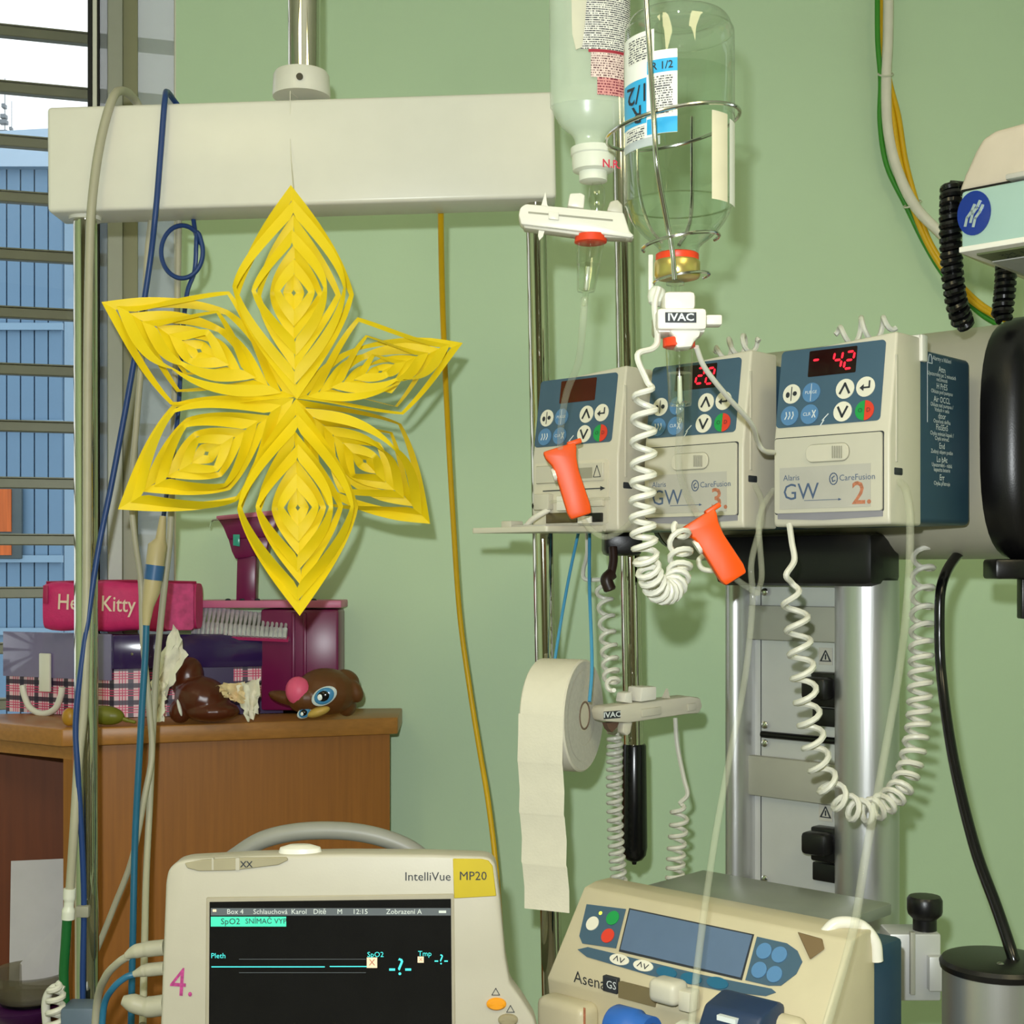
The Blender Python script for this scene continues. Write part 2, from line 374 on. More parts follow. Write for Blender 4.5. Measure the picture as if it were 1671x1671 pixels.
# left and right drop poles
for (u0, v0), (u1, v1), r in (((139, 350), (142, 1671), .0165), ((874, 330), (902, 1671), .0148)):
    a = P(u0, v0, ZPO); b = P(u1, v1, ZPO); d = (b-a)/(a.z-b.z); e = a+d*a.z
    add('drop_pole', gcyl(a+Vector((0, 0, .02)), e, r, seg=32), CHROME, bt)
    if u0 < 500: add('pole_collar', gcyl(a+Vector((0, 0, .012)), a-Vector((0, 0, .009)), .0225, seg=32), LACQ, bt)

# infusion pole with a black hand grip
ZIP = 2.09
a, b = P(1009, -120, ZIP), P(1034, 1222, ZIP)
ip = thing('infusion_pole', 'chrome infusion pole ending in a black hand grip', 'pole', P(1036, 1410, ZIP))
add('pole', gcyl(a, b, .0152, seg=32), CHROME, ip)
g0 = P(1035, 1406, ZIP); gt = P(1034.5, 1214, ZIP); L = gt.z-g0.z
add('grip', glathe([(0, -.004), (.003, -.004), (.004, .0), (.012, .003), (.0175, .010), (.0195, .022), (.0188, L*.5), (.0178, L-.003), (.0165, L), (.0155, L)], 32, Matrix.Translation(g0)), BLACKR, ip)

# ------------------------------------------------------------------ docking station: rail, column
RA = math.radians(-43.0)
O2 = P(1262, 860, 1.66)                               # lower left front corner of the nearest pump
XD = Vector((math.cos(RA), math.sin(RA), 0)); YD = Vector((-math.sin(RA), math.cos(RA), 0))
ZRB = P(0, 911, 1.72).z; RR = .15
ds = thing('docking_stand', 'grey docking rail on an aluminium column carrying the infusion pumps', 'stand', (.43, 1.9, 0), RA)
DM = WM[ds.name]
def A(t, d=.345): return O2+XD*t+YD*d                       # a point along the rail axis line
az = ZRB+RR
def se(x): return math.copysign(abs(x)**.68, x)
def rail_geo(t0, t1, rl, seg=40):
    V, Fc = [], []; R = [(t0, rl*.92), (t0+.02, rl), (t1, rl)]
    for t, r in R:
        c = A(t)
        for k in range(seg):
            an = 2*PI*k/seg; V.append(Vector((c.x, c.y, az))+YD*r*se(math.cos(an))*.78+Vector((0, 0, r*se(math.sin(an)))))
    for i in range(len(R)-1):
        for k in range(seg): Fc.append((i*seg+k, i*seg+(k+1) % seg, (i+1)*seg+(k+1) % seg, (i+1)*seg+k))
    Fc.append(tuple(range(seg))[::-1]); Fc.append(tuple((len(R)-1)*seg+k for k in range(seg)))
    return (V, Fc)
RAILM = mat('grey_satin_rail', (172, 168, 150), .45, .1, var=.02)
TR0, TR1 = -.365, .15
add('rail', rail_geo(TR0, TR1, RR), RAILM, ds)
def cap_geo(t0, prof, sgn, seg=40):
    V, Fc = [], []
    for s, r in prof:
        c = A(t0+sgn*s)
        for k in range(seg):
            an = 2*PI*k/seg; V.append(Vector((c.x, c.y, az))+YD*r*se(math.cos(an))*.78+Vector((0, 0, r*se(math.sin(an)))))
    n = len(prof)
    for i in range(n-1):
        for k in range(seg): Fc.append((i*seg+k, i*seg+(k+1) % seg, (i+1)*seg+(k+1) % seg, (i+1)*seg+k))
    Fc.append(tuple(range(seg))[::-1]); Fc.append(tuple((n-1)*seg+k for k in range(seg)))
    return (V, Fc)
add('end_cap', cap_geo(TR1, [(0, RR+.001), (.012, RR+.006), (.035, RR+.006), (.05, RR-.002), (.058, RR-.02), (.06, RR-.05)], 1), BLACKP, ds)
add('end_cap', cap_geo(TR0, [(0, RR*.93), (.012, RR*.9), (.02, RR*.8), (.022, RR*.5)], -1), BLACKP, ds)
# clamp and lever at the far end, gripping the infusion pole
cl = P(1012, 884, 2.03)
add('pole_clamp', xf(gbox(-.024, .03, -.03, .05, -.02, .022, .008, 2), Matrix.Translation(cl)), BLACKP, ds)
BRN = mat('dark_brown_plastic', (48, 30, 24), .4)
add('clamp_lever', join(gtube([P(1000, 893, 2.0), P(1001, 915, 1.995), P(997, 938, 1.99)], .0065), gtube([P(998, 936, 1.99), P(990, 946, 1.985), P(996, 964, 1.985)], [.009]*16+[.007], n=8)), BRN, ds)
# column
c1 = A(-.0266, .27); c0 = A(-.222, .27)
ztop = P(0, 947, c1.y).z
add('column_tube', gcyl((c1.x, c1.y, .02), (c1.x, c1.y, ztop), .042, seg=40), ALU, ds)
lp = c0; ztl = P(0, 950, lp.y).z
prof = [(lp+XD*x+YD*y) for x, y in ((-.012, -.03), (.012, -.034), (.016, -.02), (.016, .03), (-.014, .03), (-.02, .0), (-.018, -.02))]
def gvert(poly, z0, z1, bev=0):
    bm = bmesh.new(); a = [bm.verts.new((p.x, p.y, z0)) for p in poly]; b = [bm.verts.new((p.x, p.y, z1)) for p in poly]; n = len(poly)
    bm.faces.new(a); bm.faces.new(b)
    for i in range(n): bm.faces.new((a[i], a[(i+1) % n], b[(i+1) % n], b[i]))
    bmesh.ops.recalc_face_normals(bm, faces=bm.faces)
    if bev: bevel(bm, bev, 2)
    return from_bm(bm)
def ell(c, a, b, n=28): return [c+XD*a*math.cos(2*PI*i/n)+YD*b*math.sin(2*PI*i/n) for i in range(n)]
add('column_profile', gvert(ell(lp, .02, .034), .02, ztl), ALU, ds)
PNL = mat('light_grey_metal', (196, 197, 196), .45, .35, var=.02)
def ploc(u, v, off=0): return on(WMc, u, v, (0, off, 0))
WMc = Matrix.Translation(lp) @ Matrix.Rotation(RA, 4, 'Z')     # panel frame: x right along the panel, z measured from floor level
def pbox(name, u0, v0, u1, v1, y0, y1, m, bev=.001, par=None):
    a = ploc(u0, v0, y0); b = ploc(u1, v1, y0); z0 = (ploc(u0, v1, y0).z+b.z)/2; z1 = (a.z+ploc(u1, v0, y0).z)/2
    return add(name, xf(gbox(a.x, b.x, y0, y1, z0, z1, bev, 2), WMc), m, par or ds)
zc = WMc.inverted() @ Vector((0, 0, .05))
add('column_panel', xf(gbox(.012, .19, .0, .02, .05-lp.z, ztl+.01-lp.z), WMc), PNL, ds)
s = ploc(1242, 1100).x; add('panel_seam', xf(gbox(s-.0006, s+.0006, -.0006, .001, .05-lp.z, ztl-lp.z), WMc), INK, ds)
pbox('cross_plate', 1207, 989, 1380, 1046, -.014, -.001, ALUD, .002)
pbox('cross_plate', 1207, 1240, 1380, 1306, -.014, -.001, ALUD, .002)
pbox('cross_plate', 1207, 1500, 1380, 1570, -.014, -.001, ALUD, .002)
for v in (1202, 1453):
    p0 = WMc @ ploc(1243, v-4, -.006); p1 = WMc @ ploc(1380, v+15, -.006); p1.z = p0.z
    add('rod', gcyl(p0, p1, .0048, seg=14), BLACKR, ds)
for u, v in ((1248, 1183), (1248, 1213), (1248, 966), (1248, 1434), (1248, 1462)):
    q = WMc @ ploc(u, v, -.004)
    add('screw', glathe([(.0055, 0), (.005, .002), (.003, .0032), (0, .0034)], 14, Matrix.Translation(q) @ Matrix.Rotation(RA, 4, 'Z') @ Matrix.Rotation(PI/2, 4, 'X')), STEEL, ds)
for v0, t in ((1055, 0), (1310, 1)):
    s_ = pbox('warning_sticker', 1336, v0+2, 1358, v0+30, -.0012, -.0004, STICK, 0)
    q = ploc(1347, v0+17, -.0016); h = .009
    add('warning_symbol', xf(join(gprism([(q.x-h, q.z-h*.7), (q.x+h, q.z-h*.7), (q.x+h*.8, q.z-h*.55), (q.x-h*.8, q.z-h*.55)], -.0018, -.0012), gprism([(q.x-h, q.z-h*.7), (q.x-h*.7, q.z-h*.7), (q.x+.0008, q.z+h), (q.x-.0008, q.z+h)], -.0018, -.0012), gprism([(q.x+h, q.z-h*.7), (q.x+h*.7, q.z-h*.7), (q.x-.0008, q.z+h), (q.x+.0008, q.z+h)], -.0018, -.0012), gprism([(q.x-.001, q.z-h*.4), (q.x+.001, q.z-h*.4), (q.x+.001, q.z+h*.4), (q.x-.001, q.z+h*.4)], -.0018, -.0012)), WMc), INK, s_, smooth=False)
for v0 in (1098, 1352):
    k = pbox('latch_block', 1322, v0, 1375, v0+56, -.022, -.001, BLACKP, .003)
    pbox('latch_lever', 1305, v0+8, 1345, v0+45, -.048, -.02, BLACKP, .006, k)
    pbox('latch_socket', 1325, v0+58, 1375, v0+88, -.01, -.001, BLACKP, .002, k)
# black head block between column and rail
hb = [lp+XD*-.02+YD*-.046, c1+XD*.038+YD*-.056, c1+XD*.036+YD*.03, lp+XD*-.018+YD*.04]
add('head_block', gvert(hb, ztl-.004, ZRB+.035, .012), BLACKP, ds)
add('foot', gvert([c1+XD*.15+YD*-.2, c1+XD*.15+YD*.2, c1+XD*-.35+YD*.2, c1+XD*-.35+YD*-.2], 0, .03, .01), ALUD, ds)
# side clamp with black knob
ck = 1.72
def cbox(name, u0, v0, u1, v1, z, th, m, bev=.002, par=None): return add(name, fbox(u0, v0, u1, v1, z, th, bev), m, par or ds)
cb = cbox('side_clamp', 1452, 1524, 1536, 1634, ck, .05, PNL, .003)
cbox('clamp_jaw', 1486, 1522, 1494, 1624, ck-.006, .008, ALUD, .001, cb); cbox('clamp_plate', 1517, 1562, 1542, 1618, ck-.012, .012, PNL, .001, cb)
kq = P(1509, 1523, ck+.02)
add('clamp_screw', gcyl(kq-Vector((0, 0, .02)), kq+Vector((0, 0, .012)), .004, seg=14), STEEL, cb)
nf = 16; kn = []
add('clamp_knob', glathe([(.012, .002), (.0145, .004), (.0145, .018), (.0205, .024), (.0215, .028), (.0215, .042), (.019, .046), (0, .047)], 16, Matrix.Translation(kq)), BLACKP, cb)
# ------------------------------------------------------------------ infusion pumps
def gprofx(poly, x0, x1, bev=0, seg=2, vert_edges=True):
    g = gprism(poly, x0, x1, bev, seg, vert_edges)
    return ([Vector((v[1], v[0], v[2])) for v in g[0]], [f[::-1] for f in g[1]])
PW, PH, PZ = .150, .216, .098                       # pump width, height, foot of the sloped panel
TL = math.atan2(.018, PH-PZ)
PM2 = Matrix.Translation(O2) @ Matrix.Rotation(RA, 4, 'Z')
def pan(u, v): return on(PM2, u, v, (0, 0, PZ), (0, -math.cos(TL), math.sin(TL)))
def low(u, v): return on(PM2, u, v)
def PMt(p, off=.0): # transform putting x,z drawn geometry (facing -y) onto the sloped panel at local p
    return Matrix.Translation(p+Vector((0, -math.cos(TL), math.sin(TL)))*off) @ Matrix.Rotation(-TL, 4, 'X')
SEG = {'a': (0, 1), 'g': (0, .5), 'd': (0, 0)}
def seg7(ch, w, h, t):
    S = {'2': 'abged', '4': 'fgbc', '0': 'abcdef', '-': 'g', '8': 'abcdefg'}[ch]; gs = []
    for s in S:
        if s in 'agd':
            z = {'a': h/2, 'g': 0, 'd': -h/2}[s]; gs.append(gprism([(-w/2+t*.5, z), (-w/2+t, z+t/2), (w/2-t, z+t/2), (w/2-t*.5, z), (w/2-t, z-t/2), (-w/2+t, z-t/2)], -.0003, 0))
        else:
            x = w/2 if s in 'bc' else -w/2; z0, z1 = (0, h/2) if s in 'bf' else (-h/2, 0)
            gs.append(gprism([(x, z0+t*.4), (x-t/2, z0+t*.9), (x-t/2, z1-t*.9), (x, z1-t*.4), (x+t/2, z1-t*.9), (x+t/2, z0+t*.9)], -.0003, 0))
    g = join(*gs)
    return ([Vector((v[0]+v[2]*.12, v[1], v[2])) for v in g[0]], g[1])
def stroke(pts, w, y0=-.0003, y1=0.):
    gs = []
    for (x0, z0), (x1, z1) in zip(pts, pts[1:]):
        d = Vector((x1-x0, z1-z0)); d.normalize(); n = Vector((-d.y, d.x))*w/2; e = d*w*.4
        gs.append(gprism([(x0-e.x+n.x, z0-e.y+n.y), (x0-e.x-n.x, z0-e.y-n.y), (x1+e.x-n.x, z1+e.y-n.y), (x1+e.x+n.x, z1+e.y+n.y)], y0, y1))
    return join(*gs)
def pump(k, label, disp, num, door_open=False, side_text=False):
    org = O2-XD*.192*k
    t = thing('infusion_pump', label, 'infusion pump', org, RA, 'infusion pumps on the docking rail')
    L = lambda n, g, m, par=None, **kw: add(n, g, m, par or t, local=True, **kw)
    hg_ = gprofx([(.002, .0), (0, .006), (0, PZ), (.018, PH), (.075, PH), (.075, 0)], 0, PW, .013, 4)
    for v_ in hg_[0]:                                   # crown of the housing falls off to the left
        v_.z -= .011*(1-v_.x/PW)**2*max(0, (v_.z-.17)/.046)
    body = L('front_housing', hg_, BEIGE)
    L('rear_housing', gbox(.003, PW-.001,   .068, .205, .003, PH-.012, .007, 3), DBLUE)
    # control panel
    cs = [pan(*q) for q in ((1265, 703), (1436, 690.5), (1447, 551), (1278, 569))]
    x0, x1 = cs[0].x+.001, cs[1].x; n_ = Vector((0, -math.cos(TL), math.sin(TL)))
    zb_, zt_ = (cs[0].z+cs[1].z)/2+.003, (cs[2].z+cs[3].z)/2-.003; h_ = (zt_-zb_)/math.cos(TL)
    pl = L('control_panel', xf(gprism(rrect(x0, x1, 0, h_, .005), -.0008, .001), PMt(Vector((0, (zb_-PZ)*math.tan(TL), zb_)))), PANEL)
    def onp(n, g, u, v, m, par, off=.0009): return L(n, xf(g, PMt(pan(u, v), off)), m, par, smooth=False)
    dp = pan(1359, 590.5)
    dw = onp('display', gprism(rrect(-.031, .031, -.0155, .0155, .0015), -.0004, 0), 1359, 590.5, LEDBG if not disp else LEDDK, pl)
    if disp:
        for ch, u in zip(disp, (1333, 1368, 1387)):
            if ch != ' ': onp('digit', seg7(ch, .0105, .0195 if ch != '-' else .02, .0026), u, 588, LED, dw, .0015)
    # buttons
    def btn(u, v, m, r=.0117): return onp('button', gprism(circ(0, 0, r), -.0009, 0), u, v, m, pl)
    b = btn(1293, 643.5, BTNW); onp('symbol', join(stroke([(0, -.008), (0, .008)], .001), gprism(circ(-.0048, -.001, .0026, .0035, 12), -.0003, 0), gprism(circ(.0046, 0, .0028, n=12), -.0003, 0)), 1293, 643.5, INK, b, .0021)
    b = btn(1325, 641, BTNB); onp('symbol', join(xf(gtext('PURGE', .0052, 'CENTER'), Matrix.Translation((0, -.0003, 0))), stroke([(0, -.010), (0, .010)], .0006)), 1325, 641, INKW, b, .0021)
    b = btn(1289.5, 679, BTNB); onp('symbol', join(*[stroke([(x-.001, -.004), (x+.001, 0), (x, .004)], .0013) for x in (-.0045, 0, .0045)]), 1289.5, 679, INKW, b, .0021)
    b = btn(1322, 676.5, BTNB); onp('symbol', join(xf(gtext('CLR', .0058, 'CENTER'), Matrix.Translation((-.003, -.0003, 0))), stroke([(.004, -.004), (.008, .004)], .0012), stroke([(.008, -.004), (.004, .004)], .0012)), 1322, 676.5, INKW, b, .0021)
    b = btn(1380, 635, BTNW); onp('symbol', stroke([(-.0058, -.005), (0, .006), (.0058, -.005)], .0026), 1380, 635, INK, b, .0021)
    b = btn(1413.5, 631.5, BTNW); onp('symbol', stroke([(.005, .006), (.005, -.001), (-.004, -.001)], .0019), 1413.5, 631.5, INK, b, .0021)
    onp('symbol', gprism([(-.007, -.001), (-.002, .003), (-.002, -.005)], -.0003, 0), 1413.5, 631.5, INK, b, .0021)
    b = btn(1376, 672, BTNW); onp('symbol', stroke([(-.0058, .005), (0, -.006), (.0058, .005)], .0026), 1376, 672, INK, b, .0021)
    half = [(.0115*math.cos(a), .0115*math.sin(a)) for a in [PI/2+PI*i/12 for i in range(13)]]
    b = onp('button', gprism(half, -.0009, 0), 1411.5, 670, GREEN, pl); onp('symbol', xf(gtext('O', .007, 'CENTER'), Matrix.Translation((-.005, -.0003, 0))), 1411.5, 670, INK, b, .0021)
    b = onp('button', gprism([(-x, z) for x, z in half], -.0009, 0), 1412, 670, RED, pl); onp('symbol', xf(gtext('D', .007, 'CENTER'), Matrix.Translation((.005, -.0003, 0))), 1412, 670, INK, b, .0021)
    onp('symbol', stroke([(-.004, -.006), (.0, .0), (-.002, .0), (.005, .007)], .0012), 1345, 686, INKW, pl)
    LOWM = lambda p, off: Matrix.Translation(p+Vector((0, -off, 0)))
    if not door_open:
        c0_, c1_ = low(1266, 718), low(1441, 830)
        dz1 = low(1350, 711).z; dz0 = low(1350, 836).z
        L('door_groove', gprism(rrect(c0_.x-.0012, c1_.x+.0012, dz0-.0012, dz1+.0012, .003), -.0004, .001), INK)
        dr = L('door', gprism(rrect(c0_.x, c1_.x, dz0, dz1, .003), -.0030, .001, .0008, 1), BEIGE2)
        def onl(n, g, u, v, m, par, off=.0031, **kw): return L(n, xf(g, LOWM(low(u, v), off)), m, par, smooth=False, **kw)
        lt = onl('latch_groove', gprism(rrect(-.0295, .0275, -.0108, .0108, .0098), -.0003, 0), 1354, 739, GREYP, dr)
        onl('latch', gprism(rrect(-.0285, .0265, -.0098, .0098, .008), -.0022, 0, .0006, 1), 1354, 739, BEIGE, dr, .0032)
        for i in range(5): onl('ridge', gbox(-.0007, .0007, -.0016, 0, -.007, .007, .0004, 1), 1363+i*3.6, 738, GREYP, dr, .0054)
        a_, b_2 = low(1275, 766), low(1423, 826)
        lz1, lz0 = low(1350, 760).z, low(1350, 829).z
        st = L('sticker', gprism([(a_.x, lz0), (b_2.x, lz0), (b_2.x, lz1), (a_.x, lz1)], -.0036, -.0031), STICK, dr, smooth=False)
        def prt(s_, u, v, size, m, al='LEFT', bold=0.): return onl('lettering', gtext(s_, size, al, bold), u, v, m, st, .0038)
        prt('Alaris', 1281, 781, .0095, INKB); prt('GW', 1280, 805, .027, INKB)
        prt('CareFusion', 1372, 780.5, .0098, INKB)
        onl('logo', join(stroke([(.005*math.cos(a), .0065*math.sin(a)) for a in [PI*2*i/14 for i in range(15)]], .0011), stroke([(.001, .003), (-.002, .001), (-.001, -.003), (.002, -.002)], .0012)), 1363, 781.5, INKB, st, .0038)
        onl('arrow', join(stroke([(-.022, 0), (.022, 0)], .0006), gprism([(.022, -.0015), (.026, 0), (.022, .0015)], -.0003, 0)), 1343, 816, INKB, st, .0038)
        prt(num, 1409, 806, .036, INKR, 'CENTER', .012)
        sl = [low(1270, 842), low(1441, 836)]
        L('bottom_lip', gprism([(sl[0].x, .009), (sl[0].x+.06, .0065), (sl[1].x, .009), (sl[1].x, .0155), (sl[0].x, .0155)], -.0015, .001), mat('lip_grey', (136, 134, 142), .4), smooth=False)  # curved lip below the door, plain grey
    else:
        MECH = mat('mechanism_cream', (206, 200, 180), .45)
        L('recess', gprism(rrect(.006, PW-.016, .010, .094, .004), -.0012, .001), MECH)
        L('upper_strip', gbox(.010, .128, -.004, 0, .066, .090, .001, 1), BEIGE2)
        L('warning_symbol', xf(stroke([(-.006, -.006), (.006, -.006), (0, .009), (-.006, -.006)], .0009), Matrix.Translation((.118, -.0042, .077))), INK, smooth=False)
        L('groove', gbox(.085, .11, -.0044, -.0035, .070, .084), GREYP, smooth=False)
        L('arrow', xf(join(stroke([(-.05, 0), (.05, 0)], .0014), gprism([(.05, -.003), (.058, 0), (.05, .003)], -.0003, 0), stroke([(-.004, -.004), (-.004, .004)], .0012), stroke([(.004, -.004), (.004, .004)], .0012)), Matrix.Translation((.072, -.002, .056))), INK, smooth=False)
        L('guide_block', gbox(.012, .04, -.012, 0, .030, .052, .002), BEIGE2); L('guide_block', gbox(.052, .100, -.010, 0, .028, .048, .002), WHITEP)
        L('guide_block', gbox(.108, .130, -.008, 0, .032, .044, .002), MECH); L('peristaltic_plate', gbox(.03, .095, -.006, 0, .012, .026, .001), mat('dull_steel', (120, 110, 84), .35, .8))
        L('clamp_slot', gbox(.085, .126, -.007, 0, .012, .024, .001), BLACKP); L('clamp_block', gbox(.090, .112, -.011, -.006, .010, .020, .001), WHITEP)
        L('latch_bolt', gcyl(Vector((.01, -.008, .036)), Vector((.03, -.008, .036)), .004, seg=12), BLACKP)
        L('tube_segment', gtube([Vector((.005, -.007, .04)), Vector((.06, -.008, .041)), Vector((.14, -.006, .042))], .0022), TUBEC)
        # door folded down to the front
        d = L('door', xf(gprism(rrect(-.004, .128, .0, .112, .004), -.003, .004, .0012, 2), Matrix.Translation((0, -.002, .002)) @ Matrix.Rotation(math.radians(91), 4, 'X')), BEIGE)
        L('door_hinge', gcyl(Vector((.0, -.003, .004)), Vector((.13, -.003, .004)), .0045, seg=14), BEIGE2, d)
        L('door_catch', gbox(.012, .03, -.075, -.05, .004, .014, .002), BEIGE2, d)
        L('door_arm', gtube([Vector((.035, -.006, .03)), Vector((.03, -.03, .018)), Vector((.034, -.05, .007))], .004), WHITEP, d)
        L('pressure_pad', gbox(.04, .10, -.085, -.02, .004, .0075, .001), STICK, d)
    # right side: tube notch and rib
    L('tube_notch', gbox(PW-.012, PW+.001, .010, .03, .055, .064, .002), INK)
    L('side_rib', gbox(PW-.001, PW+.0012, .014, .018, .07, .19, .0005, 1), BEIGE2)
    if side_text:
        xs = PW-.001+.0003
        SM = lambda y, z: Matrix.Translation((xs, y, z)) @ Matrix.Rotation(PI/2, 4, 'Z')
        lines = [('Alarmy a hlášení', .192, .0072), ('Attn', .180, .0098), ('Upozornění po 2 minutách', .1735, .0066), ('nečinnosti', .1680, .0066), ('H PrES', .160, .0098), ('Okluze pod pumpou', .1535, .0066), ('Air OCCL', .1445, .0098), ('Okluze nad pumpou /', .138, .0066), ('Vzduch v setu', .1325, .0066), ('door', .1255, .0098), ('Otevřená dvířka', .119, .0066), ('FloSEnS', .112, .0098), ('Chyba snímání kapek /', .1045, .0066), ('Chybí snímač', .099, .0066), ('End', .0905, .0098), ('Zadaný objem podán', .0835, .0066), ('Lo bAt', .0745, .0098), ('Upozornění - nízká', .068, .0066), ('kapacita baterie', .0625, .0066), ('Err', .0535, .0098), ('Chyba přístroje', .0465, .0066)]
        for s_, z, sz in lines: L('side_lettering', xf(gtext(s_, sz, 'CENTER'), SM(.128, z+.004)), INKW, smooth=False)
        L('side_lettering', xf(stroke([(-.005, -.004), (-.004, .002), (-.002, .006), (.002, .006), (.004, .002), (.005, -.004), (-.005, -.004)], .0009), SM(.098, .193)), INKW, smooth=False)
        L('side_line', xf(gbox(-.0004, .0004, -.0003, 0, 0, .07), SM(.091, .12)), INKW, smooth=False)
        L('cable_clip', join(gbox(PW-.055, PW+.003, .07, .084, PH-.003, PH+.003, .002), gbox(PW-.002, PW+.004, .07, .084, PH-.028, PH+.003, .002)), WHITEP)
    return t
pumpA = pump(0, 'nearest infusion pump, showing - 42 in red and marked 2', '-42', '2.', side_text=True)
pumpB = pump(1, 'middle infusion pump half hidden by drip chamber and white coil, marked 3', ' 22', '3.')
pumpC = pump(2, 'leftmost infusion pump with blank display and its door folded down', None, '1.', True)
# ------------------------------------------------------------------ yellow paper star
ZS = 1.885; SC0 = P(481, 652, ZS)
star = thing('paper_star', 'yellow six-pointed star of cut paper strips hanging from the beam', 'paper star', P(489, 1006, ZS))
def ring(a, w, sgn, A_, B_, close, tilt):
    """one cut loop of a petal: t runs along the petal, s across; curled to front or back"""
    V, Fc = [], []; N = 28
    for side in (1, -1):
        n0 = len(V)
        for i in range(N+1):
            t = -a+2*a*i/N
            so = a-abs(t); si = max(0., a-w-abs(t))
            for q in (0, .5, 1):
                s = si+(so-si)*q; th = s/a*PI*close
                V.append(Vector((side*A_*math.sin(th), sgn*B_*(1-math.cos(th))+tilt*(q-.5)*w*min(1, so/w*.5), t)))
        for i in range(N):
            for k in range(2):
                f = (n0+i*3+k, n0+(i+1)*3+k, n0+(i+1)*3+k+1, n0+i*3+k+1); Fc.append(f if side > 0 else f[::-1])
    return (V, Fc)
tips = [((480, 305), 0, 4, 0), ((750, 540), .16, -28, 1), ((697, 850), .14, 18, 2), ((490, 1005), 0, -6, 3), ((197, 830), -.02, -12, 4), ((170, 490), -.03, 22, 5)]
RL = 352*ZS/F
for (u, v), tilt, twist, k in tips:
    d = Vector(((u-481)*ZS/F, 0, -(v-652)*ZS/F)); l = d.length
    dy = math.sqrt(max(0, RL*RL-l*l))*(.55 if k in (1, 2) else .2); D = Vector((d.x, dy if k in (1, 2) else -dy, d.z)); Ln = D.length; D.normalize()
    X = D.cross(Vector((0, -1, 0))).normalized(); X = -X; Y = D.cross(X).normalized()
    if Y.y < 0: Y = -Y; X = -X
    R3 = Matrix((X, Y, D)).transposed().to_4x4() @ Matrix.Rotation(math.radians(twist), 4, 'Z')
    Mx = Matrix.Translation(SC0+D*Ln/2) @ R3
    a = Ln/2; nr = 7; w = a/(nr+.3)
    pet = None
    for j in range(nr):
        ak = a-j*w; sg = 1 if j % 2 == 0 else -1
        cl_ = (.40, .47, .40, .47, .42, .45, .42)[j]
        g = ring(ak, w*1.10, sg, ak*(.60 if j % 2 else .56)/math.sin(PI*cl_), ak*(.26 if j == 0 else .46), cl_, random.uniform(.3, .9)*(1 if j % 2 else -1))
        jit = random.uniform(-.03, .03)
        Mx2 = Mx @ Matrix.Rotation(random.uniform(-.16, .16), 4, 'Z')
        o = add('petal' if j == 0 else 'paper_strip', xf(g, Mx2 @ Matrix.Rotation(jit, 4, 'Y')), YELLOWP, star if pet is None else pet, ang=80)
        if pet is None: pet = o
p0 = P(474, 151, ZBM+.004)
add('thread', join(gtube([P(486, 160, ZBM+.03), p0], .0006, 6, 4), gtube([p0, P(473.5, 156, ZBM-.003), P(474, 240, ZBM-.003), P(478, 306, ZS)], .0006, 6, 4)), mat('white_thread', (226, 222, 206), .7), star)

# ------------------------------------------------------------------ glass infusion bottle and its wire basket
ZG = 1.40
def gl(u, v): return P(u, v, ZG)
bx_ = gl(1108, 0).x; zt = gl(0, 27).z; zs = gl(0, 345).z
Rb = 90*ZG/F
hv = lambda v: gl(0, v).z
prof = [(0, hv(40)), (Rb*.5, hv(38)), (Rb*.78, hv(30)), (Rb*.9, hv(36)), (Rb*.97, hv(54)), (Rb, hv(78)), (Rb, hv(310)), (Rb*.965, hv(335)), (Rb*.84, hv(362)), (Rb*.62, hv(385)), (Rb*.44, hv(398)), (Rb*.36, hv(408)), (Rb*.35, hv(425))]
bo = thing('infusion_bottle', 'upside-down clear glass infusion bottle with a blue and white label', 'bottle', (bx_, ZG, hv(456)))
def smoothprof(pr, n=4):
    c = catmull([Vector((r, 0, z)) for r, z in pr], n); return [(max(0, p.x), p.z) for p in c]
BM_ = Matrix.Translation((bx_, ZG, 0))
sp = smoothprof(prof)
add('glass_body', glathe(sp, 56, BM_), GLASS, bo, ang=60)
LIQ = thin_glass('clear_solution', (.96, .985, .96), .01, 1.2)
lq = [(max(0, r-.0025), z) for r, z in sp if z < hv(98)]
add('solution', glathe([(0, lq[0][1])]+lq+[(0, lq[-1][1])], 48, BM_), LIQ, bo, ang=60)
capx = gl(1105, 0).x; CM = Matrix.Translation((capx, ZG, 0))
add('rubber_stopper', glathe([(.0205, hv(428)), (.0215, hv(426)), (.0215, hv(416)), (.02, hv(414))], 32, CM), REDO, bo)
add('metal_cap', glathe([(.017, hv(456)), (.0215, hv(454)), (.0228, hv(450)), (.0228, hv(429)), (.0215, hv(426)), (.02, hv(426))], 36, CM), mat('gold_foil_cap', (206, 186, 110), .28, .8, var=.05), bo)
def cpatch(ax, R, a0, a1, z0, z1, cy, n=12, th=.0004, el=1.):
    V, Fc = [], []
    for i in range(n+1):
        a = math.radians(a0+(a1-a0)*i/n)
        for z in (z0, z1):
            V.append(Vector((ax+R*math.sin(a), cy-R*el*math.cos(a), z)))
    for i in range(n): Fc.append((2*i, 2*i+2, 2*i+3, 2*i+1))
    return (V, Fc)
def asn(u, uc, rp): return math.degrees(math.asin(max(-.9999, min(.9999, (u-uc)/rp))))
